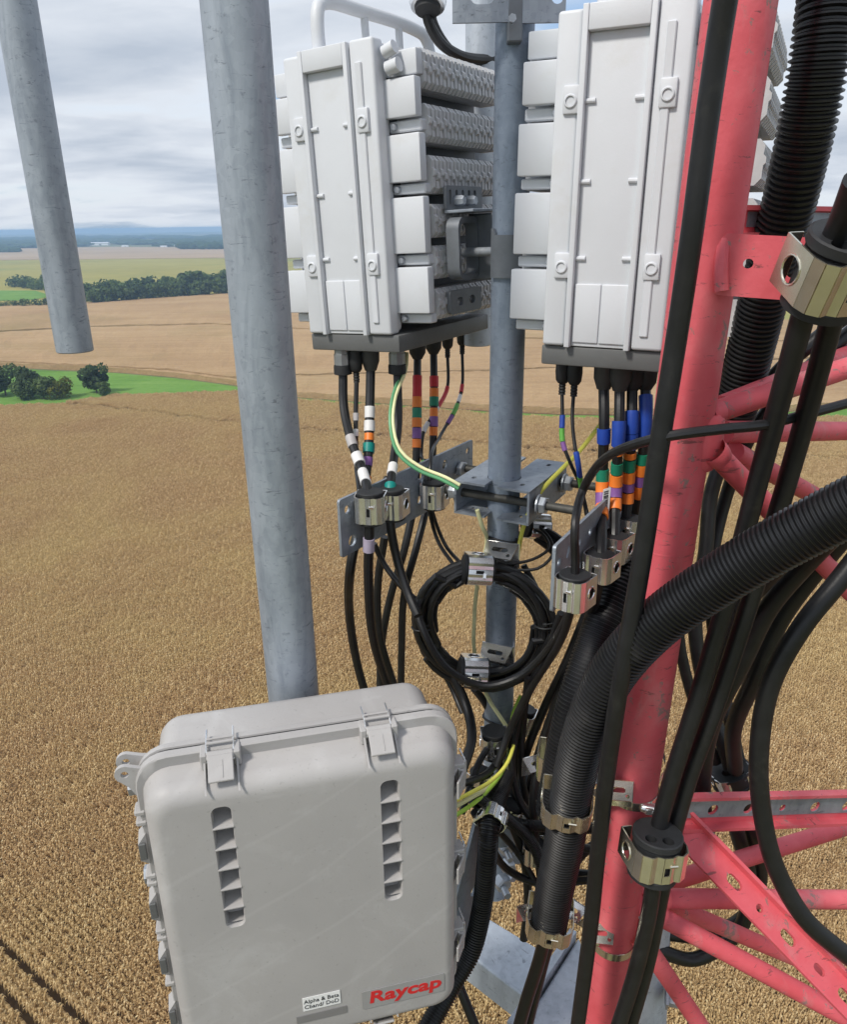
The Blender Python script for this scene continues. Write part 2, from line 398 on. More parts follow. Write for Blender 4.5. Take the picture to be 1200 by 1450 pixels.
def leaf_mat(stops, rough=0.8, field_tints=None):
    def f(name):
        m, t, b = new_mat(name)
        a = t.nodes.new('ShaderNodeAttribute'); a.attribute_name = 'tone'
        g = t.nodes.new('ShaderNodeNewGeometry')
        c_ = ramp(t, a.outputs['Fac'], stops)
        if field_tints:  # two more crop colours mixed in by position across the field
            c_ = mix(t, ramp(t, noise_n(t, g.outputs['Position'], 0.022, 6, 0.6, 0.6), [(0.40, (0, 0, 0)), (0.66, (0.55,)*3)]), c_, field_tints[0])
            c_ = mix(t, ramp(t, noise_n(t, g.outputs['Position'], 0.05, 6, 0.6, 0.6), [(0.50, (0, 0, 0)), (0.70, (0.5,)*3)]), c_, field_tints[1])
        t.links.new(c_, b.inputs['Base Color']); b.inputs['Roughness'].default_value = rough; b.inputs['Specular IOR Level'].default_value = 0.15
        tr = t.nodes.new('ShaderNodeBsdfTranslucent'); t.links.new(c_, tr.inputs['Color']); ms = t.nodes.new('ShaderNodeMixShader'); ms.inputs[0].default_value = 0.38
        t.links.new(b.outputs[0], ms.inputs[1]); t.links.new(tr.outputs[0], ms.inputs[2]); t.links.new(ms.outputs[0], t.nodes['Material Output'].inputs['Surface'])
        return m
    return f
DEFS.update(
    soil=field_mat((0.10, 0.065, 0.035), (0.14, 0.095, 0.05), (0.18, 0.125, 0.07), 0.05, 1.2),
    land=field_mat((0.09, 0.13, 0.05), (0.17, 0.17, 0.08), (0.26, 0.22, 0.12), 0.0016, 0.02),
    corn_sheet=field_mat((0.31, 0.198, 0.102), (0.40, 0.265, 0.140), (0.47, 0.335, 0.185), 0.012, 0.55, 25, 0.5, (0.27, 0.20, 0.085)),
    grass=field_mat((0.085, 0.175, 0.030), (0.130, 0.255, 0.046), (0.185, 0.300, 0.070), 0.02, 0.3, 60),
    beans=field_mat((0.22, 0.215, 0.055), (0.31, 0.27, 0.07), (0.36, 0.33, 0.10), 0.004, 0.03, 10, 0, (0.20, 0.24, 0.07)),
    tan_field=field_mat((0.33, 0.24, 0.15), (0.40, 0.29, 0.19), (0.45, 0.34, 0.23), 0.004, 0.03, 5),
    road=simple((0.5, 0.49, 0.46), 0.9, var=0.1, scale=1),
    corn_leaf=leaf_mat([(0.0, (0.35, 0.225, 0.115)), (0.35, (0.55, 0.38, 0.19)), (0.7, (0.71, 0.53, 0.29)), (1.0, (0.83, 0.69, 0.43))], 0.75, ((0.69, 0.56, 0.275), (0.56, 0.385, 0.20))),
    leaf=leaf_mat([(0.0, (0.055, 0.085, 0.030)), (0.5, (0.115, 0.170, 0.055)), (1.0, (0.190, 0.245, 0.085))]),
    leaf_dark=leaf_mat([(0.0, (0.038, 0.062, 0.025)), (0.5, (0.078, 0.120, 0.045)), (1.0, (0.140, 0.185, 0.070))]),
    leaf_yellow=leaf_mat([(0.0, (0.06, 0.08, 0.012)), (0.5, (0.12, 0.14, 0.022)), (1.0, (0.20, 0.20, 0.04))]),
    bark=simple((0.09, 0.07, 0.05), 0.9, var=0.2, scale=3),
    wood_far=simple((0.030, 0.055, 0.028), 0.9, var=0.35, scale=0.02, spec=0.1),
    barn=simple((0.82, 0.83, 0.84), 0.5, var=0.04), barn_roof=simple((0.62, 0.63, 0.65), 0.5, var=0.06), barn_door=simple((0.25, 0.26, 0.28), 0.5),
)
def interp(line, x):
    for (x0, y0), (x1, y1) in zip(line, line[1:]):
        if x0 <= x <= x1: return y0 + (y1-y0)*(x-x0)/(x1-x0)
    return line[0][1] if x < line[0][0] else line[-1][1]
L0 = [(-300, 592), (0, 577), (100, 570), (167, 561), (333, 557), (420, 568), (560, 578), (690, 588), (800, 594), (1000, 598), (1150, 594), (1500, 580)]
L1 = [(-300, 528), (0, 521), (75, 525), (160, 528), (250, 536), (333, 547), (420, 564), (560, 574), (690, 583), (800, 588), (1000, 590), (1150, 582), (1500, 562)]
T3 = [(-300, 520), (0, 518), (240, 530), (333, 542), (415, 538), (690, 531), (760, 528), (1500, 500)]
T2 = [(-300, 480), (0, 474), (127, 467), (300, 463), (420, 470), (700, 484), (1500, 492)]
L3 = [(-300, 445), (0, 436), (100, 433), (200, 426), (320, 418), (500, 422), (700, 434), (1100, 457), (1500, 475)]
L4 = [(-300, 372), (0, 369), (300, 366), (600, 366), (1500, 372)]
L5 = [(-300, 355), (0, 353), (150, 350), (310, 351), (600, 352), (1500, 350)]
def shift(line, d): return [(x, y + d) for x, y in line]
# ground sheet to the horizon
g_ = MB(); S = 13500
g_.add([(-S, -3000, 0), (S, -3000, 0), (S, S, 0), (-S, S, 0)], [(0, 1, 2, 3)])
tag(g_.build('ground', 'land', ang=0, origin=(0, 0, 0)), kind='structure')
def strip(name, lo, hi, mat, z, thick, rough=0.0, nx=120, ny=6):
    """a field between two boundary lines of the land, raised by its crop"""
    mb = MB(); xs = [-280 + 1760*i/nx for i in range(nx+1)]
    A = [gnd(x, interp(lo, x)) for x in xs]; B = [gnd(x, interp(hi, x)) for x in xs]
    vs = []
    for j in range(ny+1):
        for i in range(nx+1):
            p = A[i].lerp(B[i], j/ny)
            vs.append((p.x, p.y, z + thick + rough*noise.noise(p*0.3)))
    w = nx+1; fs = [(j*w+i, j*w+i+1, (j+1)*w+i+1, (j+1)*w+i) for j in range(ny) for i in range(nx)]
    if thick > 0.2:
        o = len(vs); vs += [(p.x, p.y, 0.02) for p in A] + [(p.x, p.y, 0.02) for p in B]
        for i in range(nx):
            fs.append((o+i, o+i+1, i+1, i)); fs.append((ny*w+i, ny*w+i+1, o+w+i+1, o+w+i))
        fs.append(tuple([o] + [j*w for j in range(ny+1)] + [o+w])); 
        fs.append(tuple([o+nx] + [j*w+nx for j in range(ny+1)] + [o+w+nx]))
    mb.add(vs, fs)
    return tag(mb.build(name, mat, ang=0, origin=(0, 0, 0)), kind='structure')
near0 = [(-300, 3000), (1500, 3000)]
soil = MB(); soil.add([(-260, -40, .004), (320, -40, .004), (320, 240, .004), (-260, 330, .004)], [(0, 1, 2, 3)])
tag(soil.build('field_soil', 'soil', ang=0, origin=(0, 0, 0)), kind='structure')
strip('grass_waterway', L0, L1, 'grass', 0.012, 0)
strip('corn_field', shift(L1, -1.5), shift(T3, 1.2), 'corn_sheet', 0, 2.3, 0.5, 160, 8)
strip('corn_field', shift(T3, -1.2), shift(T2, 1.0), 'corn_sheet', 0, 2.3, 0.5, 160, 10)
strip('corn_field', shift(T2, -1.0), L3, 'corn_sheet', 0, 2.3, 0.5, 160, 10)
strip('soybean_field', shift(L3, -2.5), shift(L4, 0.2), 'beans', 0.02, 0.9)
strip('tan_field', shift(L4, -0.2), L5, 'tan_field', 0.02, 1.5)
strip('gravel_road', shift(L3, -0.6), shift(L3, -1.9), 'road', 0.02, 0)
gl = [(-300, 425), (40, 424), (60, 420)]; gh = [(-300, 413), (40, 414), (60, 417)]
mbg = MB(); q = [gnd(-300, 431), gnd(40, 427), gnd(75, 421), gnd(50, 413), gnd(-300, 412)]
mbg.add([(p.x, p.y, 1.2) for p in q], [(0, 1, 2, 3, 4)]); tag(mbg.build('meadow', 'grass', ang=0, origin=(0, 0, 0)), kind='structure')

# corn of the near field: patches of planted rows, scattered as one mass
def set_tone(me, tones):
    a = me.attributes.new('tone', 'FLOAT', 'FACE'); a.data.foreach_set('value', tones)
ROW = 0.62; PL = 2.5
def corn_patch(k, skip=()):
    vs = []; fs = []; tn = []
    rnd = random.Random(100 + k)
    for r_ in range(4):
        if r_ in skip: continue
        for j in range(13):
            x = (r_ + 0.5)*ROW - 2*ROW + rnd.gauss(0, 0.05); y = (j + 0.5)*PL/13 - PL/2 + rnd.gauss(0, 0.04)
            h = rnd.uniform(2.0, 2.55); a0 = rnd.uniform(0, 6.28); t0 = rnd.random()
            for l in range(7):
                a = a0 + math.pi*l + rnd.gauss(0, 0.55); z0 = h*(0.52 + 0.065*l); L = rnd.uniform(0.34, 0.54)*(1.0 if l < 5 else 0.7); w = rnd.uniform(0.048, 0.078)
                up = rnd.uniform(0.12, 0.3); dn = rnd.uniform(0.12, 0.42)
                c, s_ = math.cos(a), math.sin(a); o = len(vs)
                for d, z, ww in ((0.0, z0, 0.5), (0.35*L, z0 + up, 1.0), (0.72*L, z0 + up*0.6, 0.8), (L, z0 - dn, 0.12)):
                    tw = rnd.gauss(0, 0.03)
                    vs.append((x + c*d - s_*w*ww, y + s_*d + c*w*ww, z + tw)); vs.append((x + c*d + s_*w*ww, y + s_*d - c*w*ww, z - tw))
                for q_ in range(3): fs.append((o + 2*q_, o + 2*q_+1, o + 2*q_+3, o + 2*q_+2)); tn.append(min(1, max(0, 0.55*t0 + 0.45*rnd.random() + rnd.gauss(0, 0.12))))
            for l in range(3):   # tassel
                a = rnd.uniform(0, 6.28); o = len(vs); L = rnd.uniform(.12, .25)
                vs += [(x-.02, y, h*0.92), (x+.02, y+.01, h*0.92), (x + L*math.cos(a)*.6, y + L*math.sin(a)*.6, h + L)]
                fs.append((o, o+1, o+2)); tn.append(rnd.uniform(0.15, 0.6))
    me = bpy.data.meshes.new('corn_rows'); me.from_pydata(vs, [], fs); me.materials.append(MT('corn_leaf')); set_tone(me, tn)
    return me
pc = bpy.data.collections.new('corn_patches')
for k in range(5):
    o = bpy.data.objects.new('corn_patch_%d' % k, corn_patch(k, (1,) if k == 4 else ())); pc.objects.link(o)
ax = Vector((0.81, -0.586, 0)).normalized(); bx = Vector((-ax.y, ax.x, 0))       # along the rows, across them
trk = [round(gnd(25, 1385).dot(bx)/(4*ROW)), round(gnd(0, 1440).dot(bx)/(4*ROW))]
pts = []; var = []; rz = []; rnd = random.Random(5)
ang0 = math.atan2(ax.y, ax.x) - math.pi/2
Tn = [(-300, 578), (93, 573), (200, 584), (340, 602), (425, 610), (560, 620), (690, 633), (800, 640), (1500, 660)]
for i in range(-140, 165):
    for j in range(-170, 150):
        c = bx*(i*4*ROW) + ax*(j*PL)
        if c.y < 34 or c.y > 330: continue
        px, py, z = proj(Vector((c.x, c.y, 1.0)))
        if px < -130 or px > 1330 or py < interp(L0, px) + 0.5: continue
        if abs(py - interp(Tn, px)) < 1.7: continue
        pts.append((c.x, c.y, rnd.uniform(-0.12, 0.08) + 0.25*noise.noise(c*0.05)))
        var.append(4 if i in trk else rnd.randrange(4)); rz.append(ang0 + (math.pi if (rnd.random() < 0.5 and i not in trk) else 0))
me = bpy.data.meshes.new('corn_plants'); me.from_pydata(pts, [], [])
a = me.attributes.new('variant', 'INT', 'POINT'); a.data.foreach_set('value', var)
a = me.attributes.new('turn', 'FLOAT_VECTOR', 'POINT'); a.data.foreach_set('vector', [c for r_ in rz for c in (0, 0, r_)])
corn = bpy.data.objects.new('corn_crop', me); COL.objects.link(corn); tag(corn, 'ripe golden brown corn plants covering the near field below', 'corn', kind='stuff')
ng = bpy.data.node_groups.new('corn_scatter', 'GeometryNodeTree')
ng.interface.new_socket('Geometry', in_out='INPUT', socket_type='NodeSocketGeometry'); ng.interface.new_socket('Geometry', in_out='OUTPUT', socket_type='NodeSocketGeometry')
gi = ng.nodes.new('NodeGroupInput'); go = ng.nodes.new('NodeGroupOutput')
iop = ng.nodes.new('GeometryNodeInstanceOnPoints'); ci = ng.nodes.new('GeometryNodeCollectionInfo')
ci.inputs['Collection'].default_value = pc; ci.inputs['Separate Children'].default_value = True; ci.inputs['Reset Children'].default_value = True
va = ng.nodes.new('GeometryNodeInputNamedAttribute'); va.data_type = 'INT'; va.inputs['Name'].default_value = 'variant'
ta = ng.nodes.new('GeometryNodeInputNamedAttribute'); ta.data_type = 'FLOAT_VECTOR'; ta.inputs['Name'].default_value = 'turn'
iop.inputs['Pick Instance'].default_value = True
ng.links.new(gi.outputs[0], iop.inputs['Points']); ng.links.new(ci.outputs[0], iop.inputs['Instance'])
ng.links.new(va.outputs[0], iop.inputs['Instance Index']); ng.links.new(ta.outputs[0], iop.inputs['Rotation']); ng.links.new(iop.outputs[0], go.inputs[0])
md = corn.modifiers.new('scatter', 'NODES'); md.node_group = ng
print('corn patches', len(pts))

# trees
def tree_mesh(seed, h, w, nleaf, leaf, mat):
    rnd = random.Random(seed); vs = []; fs = []; tn = []
    lobes = []
    for k in range(13):
        a = rnd.uniform(0, 6.28); rr = (rnd.random()**0.5)*w*0.34; z = h*rnd.uniform(0.25, 0.82)
        rr *= 1.0 - 0.6*max(0, (z/h - 0.5)); lobes.append((rr*math.cos(a), rr*math.sin(a), z, w*rnd.uniform(0.13, 0.24), rnd.random()))
    for k in range(nleaf):
        lx, ly, lz, lr, lt = rnd.choice(lobes)
        d = Vector((rnd.gauss(0, 1), rnd.gauss(0, 1), rnd.gauss(0, 1))).normalized(); q = rnd.uniform(0.72, 1.12)
        p = Vector((lx, ly, lz)) + Vector((d.x*lr*q, d.y*lr*q, d.z*lr*q*0.9))
        nrm = (d + Vector((rnd.gauss(0, .4), rnd.gauss(0, .4), rnd.gauss(0, .4)))).normalized(); x = nrm.orthogonal().normalized(); y = nrm.cross(x); an = rnd.uniform(0, 6.28)
        x, y = x*math.cos(an) + y*math.sin(an), y*math.cos(an) - x*math.sin(an); s_ = leaf*rnd.uniform(0.6, 1.3); o = len(vs)
        for cx, cy in ((-1, -.5), (0.1, -.9), (1, .2), (0, 1)): vs.append(tuple(p + x*cx*s_ + y*cy*s_))
        fs.append((o, o+1, o+2, o+3)); tn.append(min(1, max(0, 0.5*lt + 0.5*rnd.random())))
    me = bpy.data.meshes.new('crown'); me.from_pydata(vs, [], fs); me.materials.append(MT(mat)); set_tone(me, tn); return me
tree_lib = {}
def tree(name, label, px, py, hpx, wpx, mat, seed, group, nleaf=700):
    b = gnd(px, py); z = (b - CAM).dot(fw); h = hpx*z/F; w = wpx*z/F
    t = thing(name, label, 'tree', loc=(b.x, b.y, 0), group=group)
    me = tree_mesh(seed, h, w, nleaf, h*(0.055 if nleaf > 1000 else 0.085), mat); c = bpy.data.objects.new('crown', me); COL.objects.link(c); c.parent = t
    mb = MB(); mb.tube([Vector((0, 0, -0.1)), Vector((0.1, 0, h*0.25)), Vector((0, 0.15, h*0.6))], [h*0.03, h*0.022, h*0.01], 7)
    for k in range(4):
        an = k*1.6 + seed; mb.tube([Vector((0.05, 0, h*(0.25+0.07*k))), Vector((math.cos(an)*w*0.2, math.sin(an)*w*0.2, h*(0.45+0.08*k)))], [h*0.012, h*0.005], 5)
    mb.build('trunk', 'bark', t)
    return t
GT = [(8, 560, 45, 50, 'leaf_dark', 'large dark tree at the left photo edge in the grass waterway'), (40, 563, 44, 46, 'leaf_dark', 'tall dark round tree second from left in the waterway clump'),
      (30, 566, 28, 34, 'leaf', 'mid green small tree in front of the waterway clump'), (62, 565, 34, 40, 'leaf', 'mid green tree in the middle of the waterway clump'), (86, 563, 26, 44, 'leaf_yellow', 'yellowish low tree at the right end of the waterway clump'),
      (137, 557, 43, 44, 'leaf_dark', 'lone dark dense tree standing apart on bright green grass'), (147, 559, 19, 22, 'leaf', 'small bush at the foot of the lone dark tree'), (-22, 562, 42, 50, 'leaf', None)]
for i, (x, y, h, w, m_, lb) in enumerate(GT):
    if lb: tree('broadleaf_tree', lb, x, y, h, w, m_, 20+i, 'trees in the grass waterway', 1500)
rnd = random.Random(3)
ORD = 'first second third fourth fifth sixth seventh eighth ninth tenth eleventh twelfth thirteenth fourteenth fifteenth sixteenth seventeenth eighteenth nineteenth twentieth'.split()
ORD += ['twenty-' + w_ for w_ in ORD[:9]]
n_t = 0
for row in range(2):
    for i in range(26):
        x = 24 + i*11.8 + rnd.uniform(-2.5, 2.5) + row*5
        base = interp([(20, 408), (60, 414), (110, 436), (140, 432), (200, 427), (320, 419)], x) - (6 if row else 0)*(0.4 if x < 80 else 1) - 1
        h = (14 if x < 70 else 22 + 4*(row == 1))*rnd.uniform(0.9, 1.2)
        if 60 < x < 118 and row == 0: base, h = base - 6, h*0.9
        tree('broadleaf_tree', 'round green tree, %s from the left in the %s rank of the far belt' % (ORD[i], 'back' if row else 'front'), x, base, h, rnd.uniform(24, 31), 'leaf' if rnd.random() < 0.55 else 'leaf_dark', 200+n_t, 'trees of the distant belt', 420)
        n_t += 1
for i in range(9):
    x = -4 + i*13.5
    tree('hedge_bush', 'low dark bush, %s from the left in the hedge below the tree belt' % ORD[i], x, 437 - i*0.25, rnd.uniform(10, 14), rnd.uniform(16, 21), 'leaf_dark', 400+i, 'hedge bushes below the belt', 260)
# far woods
wv = MB(); rnd = random.Random(9); ico = []
bm = bmesh.new(); bmesh.ops.create_icosphere(bm, subdivisions=1, radius=1); ico_v = [v.co.copy() for v in bm.verts]; ico_f = [tuple(v.index for v in f.verts) for f in bm.faces]; bm.free()
def blob(x, y, r, h):
    wv.add([(x + v.x*r*rnd.uniform(.8, 1.2), y + v.y*r*rnd.uniform(.8, 1.2), max(0, h*0.5 + v.z*h*0.5*rnd.uniform(.8, 1.1))) for v in ico_v], ico_f)
for k in range(5200):
    py = rnd.choice([336, 338, 340, 341.5, 343, 345, 347, 349]) + rnd.gauss(0, 0.6)
    px = rnd.uniform(-250, 1450); py += (1.8 if px < 90 else 0) - 0.0
    if 120 < px < 170 and py > 344: continue
    if 120 < px < 305 and py > 346.5 and rnd.random() < 0.93: continue
    if noise.noise(Vector((px*0.012, py*0.33, 3))) < -0.12: continue
    b = gnd(px, py - 0.0)
    if b.y > 12800 or b.y < 0: continue
    s_ = rnd.uniform(10, 24) + b.y*0.0042
    blob(b.x, b.y, s_*1.7, rnd.uniform(12, 21))
for k in range(260):
    px = rnd.uniform(-60, 26); b = gnd(px, 356.5 + rnd.uniform(-1, 1.5)); blob(b.x, b.y, rnd.uniform(10, 16), rnd.uniform(10, 17))
for k in range(200):
    px = rnd.uniform(255, 420); b = gnd(px, 352.5 + rnd.uniform(-2, 1.2)); blob(b.x, b.y, rnd.uniform(12, 20), rnd.uniform(14, 24))
tag(wv.build('distant_woods', 'wood_far', ang=0, origin=(0, 0, 0)), 'blue hazed band of far woods along the horizon', 'woods', kind='stuff')
def barn(px, py, wpx, hpx, label):
    b = gnd(px, py); z = (b-CAM).dot(fw); w = wpx*z/F; h = hpx*z/F*0.75
    t = thing('farm_building', label, 'building', loc=(b.x, b.y, 0), group='white farm buildings near the horizon')
    mb = MB(); mb.box((0, 0, h*0.5), (w, w*0.35, h)); mb.build('wall', 'barn', t, ang=0)
    mb = MB(); d = w*0.19; e = w*0.51
    mb.add([(-e, -d, h+.05), (e, -d, h+.05), (e, 0, h*1.45), (-e, 0, h*1.45), (-e, d, h+.05), (e, d, h+.05)], [(0, 1, 2, 3), (3, 2, 5, 4), (0, 3, 4), (1, 5, 2), (0, 4, 5, 1)]); mb.build('roof', 'barn_roof', t, ang=0)
    mb = MB(); mb.box((w*0.1, -w*0.176, h*0.35), (w*0.12, 0.3, h*0.7)); mb.build('door', 'barn_door', t, ang=0)
barn(141, 347.5, 27, 4, 'long white farm shed, largest building before the far woods')
barn(177, 350, 9, 2.4, 'small white farm shed right of the long shed')
barn(232, 350.5, 9, 2.4, 'small pale farm shed left of the far grey sheds')
barn(257, 350, 18, 3.2, 'pale farm shed by the dark woods near the thick pipe')
barn(281, 350.2, 14, 3.0, 'pale farm shed beside the thick pipe at the horizon')

# air between here and the horizon
hz = MB(); hz.box((0, S/2 - 1500 + 0, 34), (2*S + 200, S + 3200, 70.6))
hm, ht, hb = new_mat('haze'); ht.nodes.remove(hb)
pv = ht.nodes.new('ShaderNodeVolumePrincipled'); pv.inputs['Color'].default_value = (0.42, 0.64, 0.96, 1); pv.inputs['Density'].default_value = 1.9e-4; pv.inputs['Anisotropy'].default_value = 0.1
ht.links.new(pv.outputs[0], ht.nodes['Material Output'].inputs['Volume']); _mt['haze'] = hm
HAZE = hz.build('haze', 'haze', ang=0, origin=(0, 0, 0)); tag(HAZE, 'pale blue haze over the far land', 'haze', kind='stuff')

# ------------------------------------------------------------------ steel: pipes, tower, arms
def vpipe(name, label, x, y, z0, z1, r, mat, group=None, wall=0.005, n=40):
    t = thing(name, label, 'pipe', loc=(x, y, z0), group=group)
    mb = MB(); L = z1 - z0
    mb.rev([(r-wall, L), (r-wall, 0.0), (r-wall*0.3, -0.0008), (r, 0.001), (r, L*0.5), (r, L)], (0, 0, 0), (0, 0, 1), n, False)
    mb.build('tube', mat, t)
    return t
def zpix(px, py, x, y):
    """height of the vertical line x,y where it passes the picture row py"""
    lo, hi = H-6, H+3
    for _ in range(60):
        m_ = (lo+hi)/2
        if proj(Vector((x, y, m_)))[1] > py: lo = m_
        else: hi = m_
    return lo
PG = 'galvanised antenna mast pipes'
x_, y_ = -0.72, 1.62
fp = vpipe('mast_pipe', 'galvanised steel pipe ending in mid-air at upper left', x_, y_, zpix(0, 497, x_, y_), H+1.2, 0.0365, 'galv', PG)
BP = (-0.2, 0.99)
bp = vpipe('mast_pipe', 'thick galvanised steel pipe left of the white radios, behind the grey cabinet', BP[0], BP[1], zpix(0, 1010, *BP), H+1.0, 0.0375, 'galv', PG)
CP = (0.151, 1.36)
cp = vpipe('mast_pipe', 'blue grey steel pipe between the two white radios', CP[0], CP[1], zpix(0, 1262, *CP), H+0.9, 0.0302, 'galv_blue', PG)
q = at(681, 60, 1.75); zb = zpix(0, 488, q.x, q.y)
sp_ = vpipe('mast_pipe', 'short galvanised pipe half hidden behind the left radio', q.x, q.y, zb, H+0.9, 0.0302, 'galv_light', PG)

# red lattice tower
LA = at(1055, -40, 0.93); LB = at(846, 1490, 1.0)
tw = thing('lattice_tower', 'red painted steel tower leg with round braces on the right', 'tower', loc=LB)
def leg_at(py):
    lo, hi = 0.0, 1.0
    for _ in range(50):
        m_ = (lo+hi)/2
        if proj(LA.lerp(LB, m_))[1] < py: lo = m_
        else: hi = m_
    return LA.lerp(LB, lo)
LEGR = 0.037; LDIR = (LB-LA).normalized()
mb = MB(); mb.cyl(LA - LDIR*0.35, LB + LDIR*0.6, LEGR, LEGR, 40); leg = mb.build('leg', 'red', tw, world=True)
def rod(a, b, r, name='brace', mat='red', n=16):
    mb = MB(); mb.cyl(a, b, r, r, n); return mb.build(name, mat, tw, world=True)
def leg_n(px, py, back=0.0):
    p = leg_at(py); return p
def weld(p, r, d):   # fillet where a brace meets the leg
    mb = MB(); d = d.normalized(); mb.rev([(r*1.16, 0), (r*1.18, 0.35), (r*1.10, 0.7), (r*0.98, 1.0)], p - d*0.012, p + d*0.008, 18, False)
    mb.build('weld', 'red', tw, world=True)
NA = leg_at(612); NB = leg_at(1268)
# upper node
for (x0, y0, dz0, x1, y1, z1, r) in [(1000, 588, 0.0, 1240, 508, 1.05, 0.0145), (1022, 575, 0.06, 1240, 486, 1.34, 0.0145), (1025, 612, 0.05, 1240, 610, 1.35, 0.0155), (1004, 632, 0.0, 1240, 872, 1.18, 0.0145), (1040, 640, 0.07, 1240, 748, 1.5, 0.0145)]:
    zc = proj(NA)[2] + dz0; a_ = P(x0, y0, zc); b_ = P(x1, y1, z1); rod(a_, b_, r)
    if dz0 == 0.0: weld(P(x0 + (x1-x0)*0.055, y0 + (y1-y0)*0.055, zc*0.99), r*1.05, b_-a_)
mb = MB(); pz = proj(NA)[2]   # node collar plate wrapped round the leg
c0 = leg_at(572); c1 = leg_at(668); x_ax = (P(1100, 620, pz) - P(1000, 620, pz)).normalized()
mb.rev([(0.026, 0), (0.031, 0.1), (0.033, 0.5), (0.031, 0.9), (0.026, 1)], leg_at(582) + x_ax*0.020, leg_at(660) + x_ax*0.020, 20); mb.build('node_collar', 'red', tw, world=True)
mb = MB(); mb.rev([(LEGR*1.006, 0), (LEGR*1.012, 0.3), (LEGR*1.006, 1)], leg_at(770), leg_at(773), 40, False); mb.build('paint_seam', 'red', tw, world=True)
# lower node
for (x0, y0, dz0, x1, y1, z1, r) in [(905, 1262, 0.06, 1240, 1158, 1.62, 0.0165), (905, 1272, 0.01, 1240, 1274, 1.42, 0.0165), (905, 1262, 0.05, 1240, 1405, 1.62, 0.0150), (900, 1278, 0.0, 1240, 1462, 1.30, 0.0160), (896, 1310, 0.02, 1010, 1478, 1.46, 0.0160)]:
    zc = proj(NB)[2] + dz0; a_ = P(x0, y0, zc); b_ = P(x1, y1, z1); rod(a_, b_, r)
    if dz0 < 0.03: weld(P(x0 + (x1-x0)*0.10, y0 + (y1-y0)*0.10, zc*0.99), r*1.05, b_-a_)
# perforated flat bar running down to the right
def bar(a, b, wdir, w, th, holes, name, mat, fl=None):
    d = (b-a); L = d.length; x = d.normalized(); y = (wdir - x*wdir.dot(x)).normalized(); z = x.cross(y)
    mb = MB(); M = basis(x, y, z, a)
    mb.plate([(0, -w/2), (L, -w/2), (L, w/2), (0, w/2)], holes, M, th)
    if fl:
        mb.plate([(0, 0), (L, 0), (L, fl), (0, fl)], [], M @ Matrix.Translation((0, w/2, 0)) @ Matrix.Rotation(math.pi/2, 4, 'X'), th)
    o = mb.build(name, mat, tw, world=True); return o, M
zB = proj(NB)[2]
a_ = P(948, 1155, zB - 0.02); b_ = P(1225, 1440, 1.20); wd = P(1100, 1290, 1.2) - P(1065, 1330, 1.17); L_ = (b_-a_).length
fl_o, fl_M = bar(a_, b_, wd, 0.054, 0.006, [slot(L_*0.34, -0.002, 0.030, 0.016), circ(L_*0.47, -0.002, 0.0065), slot(L_*0.615, -0.002, 0.030, 0.016), slot(L_*0.77, -0.002, 0.022, 0.012), slot(L_*0.90, -0.002, 0.030, 0.016)], 'perforated_bar', 'red', 0.02)
# channel cross bars
def channel(px0, py0, z0, px1, py1, z1, hpx, holes, name='channel_bar'):
    a = P(px0, py0, z0); b = P(px1, py1, z1); d = b-a; L = d.length; x = d.normalized(); up = Vector((0, 0, 1)); up = (up - x*up.dot(x)).normalized(); z = x.cross(up)
    if z.dot(CAM - a) < 0: z = -z
    hh = hpx*((z0+z1)/2)/F; M = basis(x, up, x.cross(up), a)
    mb = MB(); mb.plate([(0, -hh), (L, -hh), (L, 0), (0, 0)], holes, M, 0.005); 
    web = mb.build(name, ['red'], tw, world=True)
    mb = MB(); s_ = 1 if x.cross(up).dot(CAM - a) > 0 else -1
    for v in (-0.0025, -hh - 0.003): mb.box((L/2, v, s_*0.0075), (L, 0.006, 0.015 if v > -0.01 else 0.028)); 
    mb.xf(M); f_ = mb.build('flange', 'red', web); f_.matrix_parent_inverse = Matrix.Identity(4)
    for v in f_.data.vertices: v.co = v.co - tw.location
    mb = MB(); mb.plate([(0.02, -hh*0.80), (L-0.02, -hh*0.80), (L-0.02, -hh*0.22), (0.02, -hh*0.22)], holes, M @ Matrix.Translation((0, 0, 0.005 if s_ > 0 else -0.002)), 0.0018)
    w_ = mb.build('bare_strip', 'galv_plate', web)
    for v in w_.data.vertices: v.co = v.co - tw.location
    return web
channel(905, 1124, proj(leg_at(1130))[2] + 0.01, 1260, 1117, 1.42, 46, [circ(0.08 + k*0.076, -0.030, 0.0105 if k % 3 else 0.007) for k in range(6)])
channel(1040, 291, 1.0, 1260, 295, 1.1, 34, [circ(0.09, -0.02, 0.006)])
# gusset plate near the top
zg = proj(leg_at(370))[2]; a = P(1026, 330, zg - 0.040); x = (P(1180, 338, zg - 0.075) - a); L = x.length; x.normalize(); up = Vector((0, 0, 1)); up = (up - x*up.dot(x)).normalized(); M = basis(x, up, x.cross(up), a)
mb = MB(); hh = 80*zg/F; mb.plate(rrect(0, L, -hh, 0, 0.006), [circ(0.031, -hh*0.46, 0.0055, 12), circ(0.082, -hh*0.45, 0.014, 18)], M, 0.008); mb.build('gusset_plate', 'red', tw, world=True)
mb = MB(); mb.tube(spline([P(1034, 322, zg-0.034), P(1027, 335, zg-0.038), P(1022, 385, zg-0.038), P(1023, 412, zg-0.034)]), 0.008, 10); mb.build('weld', 'red', tw, world=True)
